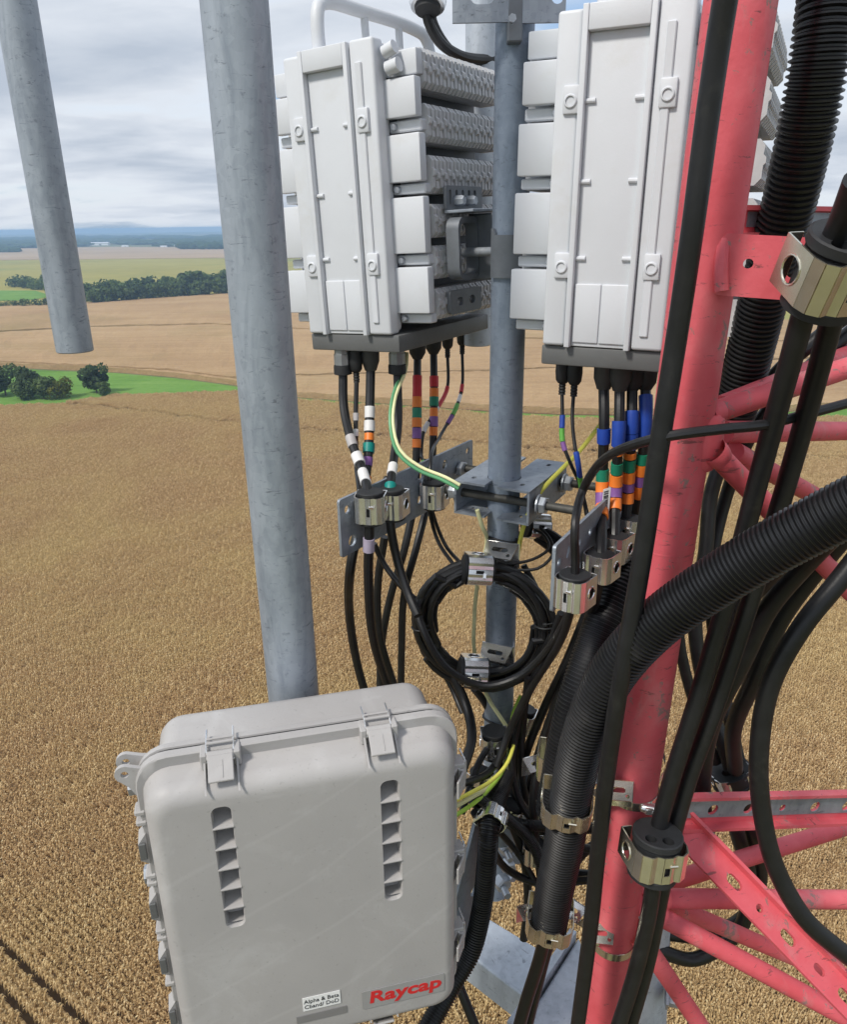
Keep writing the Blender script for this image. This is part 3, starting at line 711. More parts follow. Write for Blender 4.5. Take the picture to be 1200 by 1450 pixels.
# galvanised saddle on a brace at the right edge
sd_ = thing('pipe_saddle', 'small galvanised saddle clip on a red brace at the right edge', 'clip', loc=P(1190, 505, 1.3))
mb = MB(); a_ = P(1172, 500, 1.31); b_ = P(1240, 470, 1.34); d = (b_-a_).normalized(); fr_ = d.orthogonal()
x = d; up = Vector((0, 0, 1)); up = (up - x*up.dot(x)).normalized(); z = x.cross(up); vs = []; prof = [(-0.024, -0.022), (-0.024, 0.012), (-0.016, 0.022), (0.016, 0.022), (0.024, 0.012), (0.024, -0.022)]; prof2 = [(p*0.86, q*0.86 - 0.001) for p, q in prof]
for L in (0, 0.11):
    for pr in (prof, prof2):
        for p, q in pr: vs.append(a_ + x*L + z*p + up*(q + 0.008))
n = 6; fs = []
for i in range(n-1):
    fs += [(i, i+1, 2*n+i+1, 2*n+i), (n+i, n+i+1, 3*n+i+1, 3*n+i), (i, i+1, n+i+1, n+i), (2*n+i, 2*n+i+1, 3*n+i+1, 3*n+i)]
mb.add(vs, fs); mb.build('clip', 'galv_light', sd_, world=True)

# ------------------------------------------------------------------ white radios
fin_lib = {}
def fin_mesh(h, deep):
    k = (round(h, 4), deep)
    if k not in fin_lib:
        mb = MB(); x1 = 0.043 + deep
        mb.plate([(0, -h/2), (x1-0.008, -h/2), (x1, -h/2+0.009), (x1, -0.004), (x1+0.003, -0.001), (x1+0.003, 0.006), (x1-0.001, 0.010), (x1, h/2-0.008), (x1-0.007, h/2), (0, h/2)], [], basis((1, 0, 0), (0, 0, 1), (0, -1, 0)), 0.0088)
        o = mb.build('fin', 'fin', None, ang=0, origin=(0, 0, 0)); COL.objects.unlink(o); fin_lib[k] = o.data
    return fin_lib[k]
def radio(label, M, vis_left, vis_right, group, xr=0.0):
    t = thing('radio_unit', label, 'radio', M=M, group=group)
    W, Hh = 0.091, 0.45
    # cover: three slabs with narrow joints on a backing slab
    mb = MB(); mb.box((0, 0.029, Hh/2 + 0.001), (2*W - 0.004, 0.034, Hh - 0.006), bev=0.006, seg=2); cov_ = mb.build('cover', 'white', t)
    def slab(x0, x1, y0, z0, z1, bev=0.004, name='cover_flange'):
        m2 = MB(); m2.box(((x0+x1)/2, (y0 + 0.034)/2, (z0+z1)/2), (x1-x0, 0.034-y0, z1-z0), bev=bev, seg=3); return m2.build(name, 'white', cov_)
    slab(-W, -0.0562, 0.004, 0, Hh-0.004, 0.005); slab(0.0445, W, 0.005, 0, Hh+0.002, 0.005)
    slab(-0.0552, -0.0470, -0.001, -0.001, Hh, 0.0012, 'panel_rim'); slab(0.0355, 0.0434, -0.001, -0.001, Hh, 0.0012, 'panel_rim')
    slab(-0.0466, 0.0352, -0.0007, Hh-0.032, Hh, 0.0015, 'panel_rim'); slab(-0.0466, 0.0352, 0.0105, 0.0, Hh-0.0325, 0.0015, 'panel')
    slab(-0.0455, -0.006, 0.0078, 0.006, 0.092, 0.0015, 'panel_foot'); slab(-0.0045, 0.0345, 0.0078, 0.006, 0.092, 0.0015, 'panel_foot')
    m2 = MB(); m2.box((0.0625, 0.0035, 0.22), (0.012, 0.004, 0.40), bev=0.0015); m2.build('cover_ridge', 'white', cov_)
    for sx in (-1, 1):
        for z in (0.335, 0.116):
            m2 = MB(); m2.box((sx*0.0655, 0.004, z+0.002), (0.023, 0.010, 0.036), bev=0.0025, seg=2); b_ = m2.build('boss', 'white', cov_)
            m2 = MB(); m2.rev([(0.0092, 0), (0.0092, 0.7), (0.0080, 1.0), (0.0065, 1.0), (0.0065, 0.55)], (sx*0.0655, 0.0, z), (sx*0.0655, -0.0035, z), 20, False); m2.rev([(0.0064, 0), (0.0001, 0.02)], (sx*0.0655, -0.0016, z), (sx*0.0655, -0.002, z), 20, False); m2.build('boss_ring', 'white', cov_)
        for z in (0.335, 0.232, 0.128):
            x0 = -0.0468 if sx < 0 else 0.0354
            m2 = MB(); m2.cyl((x0, 0.0095, z), (x0 - sx*0.014, 0.0095, z), 0.0035, 0.0035, 10); m2.build('nub', 'white', cov_)
    # core
    mb = MB(); mb.box((0, 0.20, Hh/2 - 0.004), (0.166, 0.305, Hh - 0.035), bev=0.004); mb.build('heat_sink_core', 'core', t)
    mb = MB(); mb.box((0, 0.19, Hh - 0.012), (0.176, 0.29, 0.024), bev=0.008, seg=2); mb.build('top_cap', 'fin', t)
    rows = [(0.437, 0.380, 0.0), (0.358, 0.302, 0.004), (0.282, 0.224, 0.008), (0.208, 0.155, 0.008), (0.142, 0.088, 0.008), (0.072, 0.020, 0.008)]
    blocks = [(0.434, 0.398, 0.146, 0.012), (0.394, 0.338, 0.148, 0.0), (0.314, 0.243, 0.152, 0.0), (0.220, 0.132, 0.154, 0.0), (0.110, 0.034, 0.156, 0.0)]
    strips_ = [(0.335, 0.318, 0.148), (0.240, 0.225, 0.150), (0.129, 0.113, 0.150), (0.032, 0.016, 0.150)]
    for sx in (-1, 1):
        for (z1, z0, x1, dy) in blocks:
            m2 = MB(); y0 = 0.030 + dy
            m2.box((sx*(0.086 + x1)/2, y0 + 0.010, (z0+z1)/2), (x1-0.086, 0.020, z1-z0), bev=0.0026, seg=2); m2.build('fin_end_block', 'white', t)
        for (z1, z0, x1) in strips_:
            m2 = MB(); m2.box((sx*(0.086 + x1)/2, 0.055, (z0+z1)/2), (x1-0.086, 0.020, z1-z0), bev=0.002); st_ = m2.build('bolt_strip', 'white', t)
            m2 = MB(); m2.rev([(0.0055, 0), (0.0055, 0.8), (0.004, 1)], (sx*0.098, 0.045, (z0+z1)/2), (sx*0.098, 0.036, (z0+z1)/2), 12); m2.build('screw', 'bolt', st_)
        vis = vis_right if sx > 0 else vis_left
        for (z1, z0, dp) in rows:
            hh = z1 - z0
            if vis:
                m2 = MB(); m2.box((sx*(0.0985 + xr/2), 0.205, (z0+z1)/2), (0.015 + xr, 0.285, hh*0.8)); rw = m2.build('fin_row', 'fin', t, ang=0)
                me_ = fin_mesh(hh, dp)
                for k in range(22):
                    f_ = bpy.data.objects.new('fin', me_); COL.objects.link(f_); f_.parent = rw
                    f_.location = (sx*(0.104 + xr), 0.070 + k*0.0125, (z0+z1)/2)
                    if k % 2: f_.rotation_euler = (math.pi, 0, 0); f_.location.y -= 0.0088
                    if sx < 0: f_.rotation_euler.z = math.pi
            else:
                m2 = MB(); m2.box((sx*0.122, 0.205, (z0+z1)/2), (0.062, 0.27, hh), bev=0.004); m2.build('fin_row', 'fin', t)
    # lifting eye at the top corner of the right side
    mb = MB(); mb.cyl((0.098, 0.026, 0.430), (0.118, 0.026, 0.436), 0.010, 0.010, 14); mb.cyl((0.100, 0.030, 0.408), (0.122, 0.030, 0.412), 0.011, 0.011, 14); mb.build('hinge_knuckle', 'white', t)
    # base
    mb = MB(); mb.box((0.004, 0.182, -0.016), (0.196, 0.340, 0.030), bev=0.003, seg=2); mb.build('base_plate', 'dark_grey', t)
    # handle
    mb = MB(); hx = -0.035
    path = spline([Vector((hx, 0.035, Hh-0.02)), Vector((hx, 0.035, Hh+0.045)), Vector((hx, 0.042, Hh+0.068)), Vector((hx, 0.065, Hh+0.078)), Vector((hx, 0.16, Hh+0.082)), Vector((hx, 0.33, Hh+0.082)), Vector((hx, 0.375, Hh+0.074)), Vector((hx, 0.39, Hh+0.05)), Vector((hx, 0.385, Hh-0.01))])
    mb.tube(path, 0.0112, 14); hd = mb.build('handle', 'white', t)
    for y in (0.17, 0.28): 
        m2 = MB(); m2.box((hx, y, Hh+0.038), (0.012, 0.013, 0.082), bev=0.003); m2.build('handle_post', 'white', hd)
    return t
def eM(x, y, z, yaw, pitch, roll):
    return Matrix.Translation((x, y, z + H)) @ Matrix.Rotation(yaw, 4, 'Z') @ Matrix.Rotation(pitch, 4, 'X') @ Matrix.Rotation(roll, 4, 'Y')
M1 = eM(-0.1313, 1.398, -0.1828, -0.5563, 0.0096, -0.0384)
M2 = eM(0.2677, 1.167, -0.1789, -0.4659, -0.0046, 0.0085)
RG = 'white finned radio units'
ra = radio('white finned radio left of the blue grey pipe, carry handle on top', M1, False, True, RG)
rb = radio('white finned radio between the blue grey pipe and red tower leg', M2, False, True, RG, 0.034)

# radio bracket on the left unit
br = thing('radio_bracket', 'dark grey steel bracket joining left radio to blue grey pipe', 'bracket', M=M1)
mb = MB(); X = basis((0, 1, 0), (0, 0, 1), (1, 0, 0))
mb.plate(rrect(0.085, 0.215, 0.196, 0.236, 0.006), [slot(0.100 + k*0.022, 0.218, 0.008, 0.024) for k in range(5)], X @ Matrix.Translation((0, 0, 0.160)), 0.005); mb.build('slotted_plate', 'bracket', br)
mb = MB(); mb.box((0.188, 0.150, 0.1945), (0.055, 0.13, 0.005), bev=0.001); mb.build('shelf', 'galv_plate', br)
mb = MB(); mb.plate(rrect(0.075, 0.150, 0.084, 0.186, 0.020), [rrect(0.081, 0.143, 0.093, 0.176, 0.014)], X @ Matrix.Translation((0, 0, 0.168)), 0.024); mb.build('loop', 'bracket', br)
mb = MB(); mb.box((0.196, 0.152, 0.135), (0.05, 0.010, 0.11), bev=0.003); mb.build('side_web', 'bracket', br)
mb = MB(); mb.plate(rrect(0.085, 0.20, 0.026, 0.066, 0.006), [slot(0.120, 0.046, 0.022, 0.014), slot(0.165, 0.046, 0.022, 0.014)], X @ Matrix.Translation((0, 0, 0.160)), 0.006); mb.build('lower_plate', 'bracket', br)
for y in (0.118, 0.160):
    mb = MB(); mb.rev([(0.0085, 0), (0.0085, 0.75), (0.007, 1.0)], (0.165, y, 0.212), (0.182, y, 0.212), 6); mb.build('bolt', 'bolt', br, ang=20)
mb = MB(); mb.cyl((0.17, 0.13, 0.128), (0.245, 0.108, 0.128), 0.0075, 0.0075, 14); mb.build('through_bolt', 'bolt', br)
zc0 = zpix(0, 332, *CP); zc1 = zpix(0, 392, *CP)
cl = thing('pipe_collar', 'dark steel half collar round the blue grey pipe between the radios', 'clamp', loc=(CP[0], CP[1], zc1))
mb = MB(); nn = 18; vs = []; fs = []
for z in (0, zc0-zc1):
    for rr in (0.0315, 0.0365):
        for k in range(nn+1):
            a = R(-155 + 150*k/nn); vs.append((rr*math.cos(a), rr*math.sin(a), z + (0.010 if (k < 2 or k > nn-2) and z > 0 else 0)))
m_ = nn+1
for k in range(nn): fs += [(k, k+1, 2*m_+k+1, 2*m_+k), (m_+k, m_+k+1, 3*m_+k+1, 3*m_+k), (k, k+1, m_+k+1, m_+k), (2*m_+k, 2*m_+k+1, 3*m_+k+1, 3*m_+k)]
fs += [(0, m_, 3*m_, 2*m_), (nn, m_+nn, 3*m_+nn, 2*m_+nn)]
mb.add(vs, fs); mb.build('half_shell', 'bracket', cl)
mb = MB(); mb.box((0.036, -0.016, (zc0-zc1)/2), (0.012, 0.006, zc0-zc1-0.01), bev=0.001); mb.build('lip', 'bracket', cl)

# bracket plate at the very top
tb = thing('top_bracket', 'galvanised bracket with slotted ears clamped on the pipe at the top edge', 'bracket', loc=P(720, 10, 1.2))
zz_ = proj(Vector((CP[0], CP[1], zpix(0, 30, *CP))))[2]
for (xa, xb, holes) in ((641, 722, [(683, 8)]), (738, 800, [(788, 6)])):
    a = P(xa, 34, zz_ - 0.035); b = P(xb, 34 + (xa-xb)*0.02, zz_ - 0.035); x = (b-a); L = x.length; x.normalize(); up = Vector((0, 0, 1)); up = (up - x*up.dot(x)).normalized()
    M = basis(x, up, x.cross(up), a); mb = MB(); hx = (holes[0][0]-xa)/(xb-xa)*L
    mb.plate([(0, 0), (L, 0), (L, 0.09), (0, 0.09)], [slot(hx, 0.033, 0.036 if xa < 700 else 0.018, 0.020)], M, 0.006); mb.build('ear_plate', 'galv_plate', tb, world=True)
mb = MB(); q = P(729, 14, zz_ - 0.03); mb.box(q, (0.022, 0.04, 0.09), bev=0.002); mb.build('clamp_block', 'bracket', tb, world=True)
mb = MB(); q = P(725, 28, zz_ - 0.055); mb.rev([(0.006, 0), (0.006, 1)], q, q + Vector((0, -0.012, 0)), 6); mb.build('bolt', 'bolt', tb, world=True, ang=20)

# ------------------------------------------------------------------ hangers
def clip_mesh(w, d, h, th=0.0016, mat='steel', name='clip', parent=None, front_slot=True):
    """fluted steel clip: axis Z, open at the back (+Y), round hole in both cheeks"""
    mb = MB()
    pf = [(-.5, -.22), (-.44, -.40), (-.30, -.50), (-.19, -.46), (-.07, -.52), (.09, -.52), (.20, -.46), (.30, -.50), (.44, -.40), (.5, -.22)]
    pf = [(x*w, y*d) for x, y in pf]
    segs = [((-.5*w, .5*d), pf[0], 'hole')] + [(pf[i], pf[i+1], 'slot' if i == 4 and front_slot else ('notch' if i in (2, 6) else None)) for i in range(9)] + [(pf[-1], (.5*w, .5*d), 'hole')]
    for (x0, y0), (x1, y1), k in segs:
        L = math.hypot(x1-x0, y1-y0); ux, uy = (x1-x0)/L, (y1-y0)/L
        M = basis((ux, uy, 0), (0, 0, 1), (uy, -ux, 0), (x0, y0, -h/2))
        hl = []
        if k == 'hole': r_ = min(L, h)*0.29; hl = [circ(L*0.5, h*0.5, r_, 18)]
        if k == 'slot': hl = [[(L*.15, h*.30), (L*.85, h*.30), (L*.85, h*.62), (L*.15, h*.62)]]
        mb.plate([(0, 0), (L, 0), (L, h), (0, h)], hl, M, th)
        if k == 'hole':
            c = M @ Vector((L*0.5, h*0.5, th)); nrm = Vector((uy, -ux, 0)); r_ = min(L, h)*0.29
            x = Vector((ux, uy, 0)); y = Vector((0, 0, 1))
            mb.tube([c + (x*math.cos(a)+y*math.sin(a))*r_ for a in [i*math.pi/9 for i in range(18)]], th*0.75, 6, closed=True)
    for sx in (-1, 1):   # folded back lips and little tongue
        mb.box((sx*w*0.40, d*0.5, 0), (w*0.20, th, h), bev=0.0004)
    mb.box((w*0.12, -d*0.55, h*0.16), (w*0.16, th, h*0.12), Matrix.Rotation(0.5, 3, 'X'))
    return mb
def grommet_mesh(r, h, holes, hr):
    mb = MB(); mb.plate(circ(0, 0, r, 28), [circ(x, y, hr, 14) for x, y in holes], Matrix.Translation((0, 0, -h/2)), h)
    mb.rev([(r, 0), (r*1.07, 0.02), (r*1.07, 0.14), (r, 0.18)], (0, 0, -h/2), (0, 0, h/2), 28, False)
    mb.rev([(r, 0.82), (r*1.07, 0.86), (r*1.07, 0.98), (r, 1.0)], (0, 0, -h/2), (0, 0, h/2), 28, False)
    return mb
HG = 'snap-in cable hangers'
def hanger(label, pos, axis, face, w=0.05, d=0.05, h=0.034, mat='steel', rub=True, holes=(), hr=0.004, bracket=None, gh=1.35, yaw=0.0, group=HG):
    """pos: centre; axis: along the cable; face: direction the fluted front looks to"""
    z = Vector(axis).normalized(); y = -(Vector(face) - z*Vector(face).dot(z)).normalized(); x = y.cross(z)
    M = basis(x, y, z, pos) @ Matrix.Rotation(yaw, 4, 'Z')
    t = thing('cable_hanger', label, 'cable hanger', M=M, group=group)
    clip_mesh(w, d, h).build('clip', mat, t, ang=25)
    if rub: grommet_mesh(min(w, d)*0.46, h*gh, holes, hr).build('grommet', 'rubber', t)
    if bracket:      # winged adapter behind the clip
        mb = MB(); bw, bh = bracket
        Mx = basis((1, 0, 0), (0, 0, 1), (0, -1, 0), (0, d*0.62, 0))
        mb.plate([(-bw/2, -bh*0.35), (bw/2, -bh*0.35), (bw/2, bh*0.4), (bw*0.2, bh*0.65), (-bw/2, bh*0.65)], [circ(bw*0.22, 0.0, bh*0.17, 16), slot(-bw*0.12, bh*0.38, bw*0.24, bh*0.1), slot(-bw*0.3, -bh*0.05, bw*0.16, bh*0.1)], Mx, 0.002)
        mb.plate([(-bw/2, 0), (bw*0.2, 0), (bw*0.16, bh*0.28), (-bw*0.42, bh*0.28)], [slot(-bw*0.15, bh*0.14, bw*0.26, bh*0.09)], Mx @ Matrix.Translation((0, bh*0.65, 0)) @ Matrix.Rotation(R(70), 4, 'X'), 0.002)
        mb.build('adapter', mat, t, ang=25)
    return t
TO = lambda p: (CAM - p).normalized()

# ------------------------------------------------------------------ cables
TP = 'colour tape'
def cable(name, label, pix, r, mat='black', tapes=(), group=None, n=10, cat='cable', step=0.012, ends=None):
    pts_ = spline([P(*p) for p in pix], step)
    mb = MB(); mb.tube(pts_, r, n); o = mb.build(name, mat); tag(o, label, cat, group)
    add_tapes(o, pts_, r, tapes); return o, pts_
def add_tapes(o, pts_, r, tapes):
    pr = [proj(p)[1] for p in pts_]
    def cut(y):
        for i in range(len(pr)-1):
            if (pr[i]-y)*(pr[i+1]-y) <= 0 and pr[i] != pr[i+1]:
                return i + (y-pr[i])/(pr[i+1]-pr[i])
        return None
    for tp in tapes:
        y0, y1, m_ = tp[:3]; rr = tp[3] if len(tp) > 3 else 1.13
        a, b = cut(y0), cut(y1)
        if a is None or b is None: continue
        if a > b: a, b = b, a
        def pt(s_): 
            i = min(int(s_), len(pts_)-2); return pts_[i].lerp(pts_[i+1], s_-i)
        seg = [pt(a)] + [pts_[i] for i in range(int(a)+1, int(b)+1) if i - a > 0.15 and b - i > 0.15] + [pt(b)]
        if (seg[-1]-seg[0]).length < 0.0015: continue
        rads = [r*rr*random.uniform(0.99, 1.04) for _ in seg]
        mb = MB(); mb.tube(seg, rads, 12); c = mb.build('tape_band', m_)
        c.data.transform(Matrix.Translation(c.location - o.location)); c.location = (0, 0, 0); c.parent = o
def corrugated(name, label, pix, r, pitch=0.0075, depth=0.13, n=22, group=None):
    base = spline([P(*p) for p in pix], 0.006)
    cum = [0.0]
    for a, b in zip(base, base[1:]): cum.append(cum[-1] + (b-a).length)
    L = cum[-1]; k = int(L/pitch)*4; pts_ = []; rr = []; j = 0
    for i in range(k+1):
        s_ = L*i/k
        while j < len(cum)-2 and cum[j+1] < s_: j += 1
        f_ = (s_-cum[j])/max(1e-9, cum[j+1]-cum[j]); pts_.append(base[j].lerp(base[j+1], f_)); rr.append(r*(1.0, 1.0, 1-depth, 1-depth)[i % 4])
    mb = MB(); mb.tube(pts_, rr, n); o = mb.build(name, 'conduit', ang=30); tag(o, label, 'conduit', group); return o, base

# ------------------------------------------------------------------ crossover clamp, rods, perforated plates
def hzp(px, py, z):
    d = ray(px, py); return CAM + d*((z-H)/d.z)
def zc_of(px, py, z): return proj(hzp(px, py, z))[2]
ZR = H - 0.473
ra0, ra1 = hzp(545, 679, ZR), hzp(822, 724, ZR); rb0, rb1 = hzp(600, 654.5, ZR), hzp(848, 690, ZR)
cx = thing('crossover_clamp', 'galvanised channel clamp with two threaded rods round the blue grey pipe', 'pipe clamp', loc=(CP[0], CP[1], ZR))
for a, b in ((ra0, ra1), (rb0, rb1)):
    mb = MB(); d = b-a; L = d.length; k = int(L/0.0035)*2
    mb.rev([(0.0082 if i % 2 else 0.0074, i/k) for i in range(k+1)], a, b, 12); mb.build('threaded_rod', 'rod', cx, world=True, ang=60)
rdir = (ra1-ra0).normalized(); ddir = Vector((-rdir.y, rdir.x, 0)).normalized()
if ddir.y < 0: ddir = -ddir
pc0 = Vector((CP[0], CP[1], ZR))
# the two channels run along ddir either side of the pipe
fa = ra0 + rdir*((pc0-ra0).dot(rdir)); off0 = (fa - pc0).dot(ddir); fb_ = rb0 + rdir*((pc0-rb0).dot(rdir)); off1 = (fb_ - pc0).dot(ddir)
for sx in (-1, 1):
    o0, o1 = off0 - 0.030, off1 + 0.030
    base = pc0 + rdir*sx*0.012 + ddir*o0
    x = ddir; L = o1 - o0
    M = basis(ddir, rdir*sx, ddir.cross(rdir*sx), base)
    zs = 1 if ddir.cross(rdir*sx).z > 0 else -1
    mb = MB()
    cut = [(L*0.5 + 0.030*math.cos(a) - (off0+off1)/2, 0.0 + 0.030*math.sin(a)) for a in [math.pi - math.pi*k/12 for k in range(13)]]
    mid = -o0
    cut = [(mid + 0.0315*math.cos(a), max(0.0, 0.0315*math.sin(a) - 0.012)) for a in [math.pi - math.pi*k/14 for k in range(15)]]
    out = [(0, 0)] + cut + [(L, 0), (L, 0.062), (0, 0.062)]
    for zt in (0.028, -0.028 - 0.004):
        mb.plate(out, [slot(L*0.16, 0.036, 0.014, 0.008), slot(L*0.84, 0.036, 0.014, 0.008)], M @ Matrix.Translation((0, 0, zt)), 0.004)
    mb.plate([(0, -0.030), (L, -0.030), (L, 0.030), (0, 0.030)], [circ(off0-o0, 0, 0.010), circ(off1-o0, 0, 0.010)], M @ Matrix.Translation((0, 0.062, 0)) @ Matrix.Rotation(math.pi/2, 4, 'X'), 0.004)
    mb.build('channel', 'galv_plate', cx, world=True, ang=25)
    for a in (fa, fb_):
        for dd in (0.083, 0.0):
            if dd == 0.0: continue
            c = a + rdir*sx*dd; mb = MB(); mb.rev([(0.0145, 0), (0.0160, 0.15), (0.0160, 0.85), (0.0145, 1)], c, c + rdir*sx*0.013, 6); mb.rev([(0.019, -0.25), (0.019, 0.0)], c, c + rdir*sx*0.013, 18); mb.build('nut', 'bolt', cx, world=True, ang=20)
def perf_plate(label, TL, TR, hgt, holes, nuts):
    x = TR-TL; L = x.length; x.normalize(); x = Vector((x.x, x.y, 0)).normalized(); up = Vector((0, 0, 1)); n_ = x.cross(up)
    t = thing('perforated_plate', label, 'plate', loc=TL - up*hgt, group='perforated cable plates')
    mb = MB(); M = basis(x, up, n_, TL)
    mb.plate(rrect(0, L, -hgt, 0, 0.005), holes(L), M, 0.005); mb.build('plate', 'galv_plate', t, world=True, ang=25)
    for c in nuts:
        d = (c-TL).dot(x); q = TL + x*d; q.z = c.z
        for s_ in (-1, 1):
            q2 = q + n_*(0.006 if s_ > 0 else -0.001); mb = MB(); mb.rev([(0.0145, 0), (0.0160, 0.15), (0.0160, 0.85), (0.0145, 1)], q2, q2 + n_*s_*0.012, 6); mb.build('nut', 'bolt', t, world=True, ang=20)
    return t, M
ZT = H - 0.425
pl1, Mp1 = perf_plate('perforated galvanised plate hanging below the left radio', hzp(477, 708, ZT), hzp(667, 622, ZT), 0.104,
    lambda L: [circ(0.02, -0.022, 0.0075), circ(0.03, -0.082, 0.0105), circ(L-0.02, -0.02, 0.0075)] + [circ(L*(0.55 + 0.1*k), -0.026 - 0.024*(k % 2), 0.010) for k in range(4)] + [circ(L*(0.3 + 0.12*k), -0.072, 0.008) for k in range(5)], [ra0 + rdir*0.02, rb0 + rdir*0.02])
pl2, Mp2 = perf_plate('perforated galvanised plate hanging below the right radio', hzp(783, 773, ZT), hzp(893, 672, ZT), 0.104,
    lambda L: [circ(0.016, -0.030, 0.006), slot(0.052, -0.028, 0.008, 0.020, -0.5), circ(0.04, -0.080, 0.007), circ(0.10, -0.03, 0.007), circ(0.15, -0.03, 0.007), slot(0.11, -0.075, 0.008, 0.018)], [ra1 - rdir*0.015, rb1 - rdir*0.015])

def on_plate(Mp, px, py, off):
    """depth at which the sight line px,py meets the plate's camera side, off metres proud of it"""
    n_ = (Mp.to_3x3() @ Vector((0, 0, 1))).normalized(); o = Mp.to_translation()
    if n_.dot(CAM - o) < 0: n_ = -n_
    else: o = o + n_*0.005
    d = ray(px, py); t_ = (o + n_*off - CAM).dot(n_)/d.dot(n_); return t_
# ------------------------------------------------------------------ connectors and cables below the left radio
def conn(parent, Mi, px, py, zb, kind, idx=0):
    """cable boot or gland under a radio: a part of the radio"""
    p = hzp(px, py, zb); mb = MB(); z = Vector((0, 0, -1))
    if kind == 'gland':
        mb.rev([(0.0142, 0), (0.0142, 0.35), (0.0155, 0.36), (0.0155, 0.9), (0.013, 1)], p, p + z*0.036, 8); o = mb.build('gland', 'gland', parent, world=True, ang=25)
        mb = MB(); mb.rev([(0.0165, 0), (0.017, 0.2), (0.017, 0.9), (0.011, 1.0)], p + z*0.034, p + z*0.052, 16); mb.build('gland_nut', 'rubber', parent, world=True); return p + z*0.05
    if kind == 'boot':
        mb.rev([(0.0165, 0), (0.0172, 0.25), (0.0168, 0.62), (0.0155, 0.7), (0.012, 0.93), (0.011, 1)], p, p + z*0.045, 18); mb.build('boot', 'boot', parent, world=True); return p + z*0.041
    if kind == 'black':
        mb.rev([(0.0165, 0), (0.0175, 0.4), (0.0165, 0.75), (0.011, 0.95), (0.010, 1)], p, p + z*0.047, 16); mb.build('boot', 'rubber', parent, world=True); return p + z*0.043
    if kind == 'fiber':
        mb.rev([(0.0115, 0), (0.0128, 0.4), (0.0115, 0.62), (0.008, 0.7)] + [((0.0062 if k % 2 else 0.0052), 0.72 + 0.04*k) for k in range(8)], p, p + z*0.066, 14); mb.build('boot', 'rubber', parent, world=True); return p + z*0.062
zb1 = (M1 @ Vector((0, 0.1, -0.031))).z; zb2 = (M2 @ Vector((0, 0.1, -0.031))).z
def pz(p): return proj(p)
CG = 'jumper cables below the left radio'; DG = 'jumper cables below the right radio'
def depth_at(pts_, py):
    return min(((abs(proj(p)[1]-py), proj(p)[2]) for p in pts_))[1]
def from_conn(px, py, kind, radio_, zb, pix, r, name, label, tapes=(), group=None, mat='black'):
    e = conn(radio_, None, px, py - (9 if zb == zb1 else 17), zb + 0.002, kind); q = proj(e)
    o, pts_ = cable(name, label, [(q[0], q[1]-3, q[2])] + pix(q[2]), r, mat, tapes, group); return o, pts_
A1 = on_plate(Mp1, 525, 718, 0.028); B1 = on_plate(Mp1, 556, 713, 0.028); C1 = on_plate(Mp1, 615, 700, 0.025); D1 = on_plate(Mp1, 500, 745, -0.02); print('plate depths', A1, B1, C1, D1)
from_conn(484, 500, 'gland', ra, zb1, lambda z: [(487, 575, z), (497, 622, z-.03), (511, 660, z-.06), (521, 700, A1), (523, 735, A1), (522, 820, A1+.05), (528, 900, A1+.12), (546, 962, A1+.2), (556, 990, A1+.22)], 0.0085, 'power_cable', 'black cable with white tape on the leftmost gland of the left radio', [(618, 632, 't_grey'), (643, 657, 't_white', 1.25), (668, 684, 't_white'), (762, 780, 't_lilac', 1.2)], CG)
from_conn(503, 500, 'fiber', ra, zb1, lambda z: [(504, 600, z), (505, 660, z-.02), (509, 700, A1+.05), (508, 760, A1+.06)], 0.0045, 'thin_cable', 'thin black cable behind the leftmost gland of the left radio', [(585, 596, 't_grey', 1.2), (608, 618, 't_white', 1.2)], CG)
from_conn(524, 499, 'boot', ra, zb1, lambda z: [(524, 575, z), (522, 640, z-.01), (516, 690, z-.03), (508, 745, D1+.02), (497, 800, D1+.02), (495, 870, 1.5), (506, 940, 1.58), (520, 990, 1.62)], 0.0088, 'power_cable', 'black cable with two white and one orange tape under left radio', [(576, 592, 't_white'), (596, 611, 't_white', 1.2), (614, 624, 't_orange', 1.05), (628, 641, 't_teal', 1.3), (648, 660, 't_purple', 1.1), (675, 691, 't_orange', 1.25)], CG)
from_conn(562, 499, 'gland', ra, zb1, lambda z: [(564, 600, z), (558, 650, z-.03), (553, 692, B1), (553, 740, B1), (562, 790, B1+.02), (578, 840, B1+.02), (592, 872, B1)], 0.0080, 'power_cable', 'black cable with teal and white tape under middle of left radio', [(659, 672, 't_white'), (686, 699, 't_teal', 1.35)], CG)
from_conn(591, 484, 'black', ra, zb1, lambda z: [(591, 560, z), (590, 640, z), (588, 700, z+.0), (575, 770, z), (552, 850, z+.05), (540, 920, z+.1), (538, 990, z+.14)], 0.0080, 'jumper_cable', 'black cable banded red orange green orange purple, left radio', [(532, 562, 't_red', 1.2), (562, 577, 't_orange', 1.25), (578, 592, 't_green', 1.25), (592, 605, 't_orange', 1.25), (606, 621, 't_purple', 1.2), (622, 634, 't_orange', 1.15)], CG)
from_conn(614, 478, 'black', ra, zb1, lambda z: [(615, 560, z), (613, 640, z), (608, 700, z+.0), (590, 775, z-.02), (573, 840, z), (569, 920, z+.06), (568, 990, z+.1)], 0.0080, 'jumper_cable', 'black cable with one red band above orange and green, left radio', [(533, 548, 't_red', 1.2), (550, 562, 't_orange', 1.2), (562, 575, 't_green', 1.25), (578, 590, 't_orange', 1.1), (590, 604, 't_purple', 1.2), (605, 617, 't_orange', 1.1)], CG)
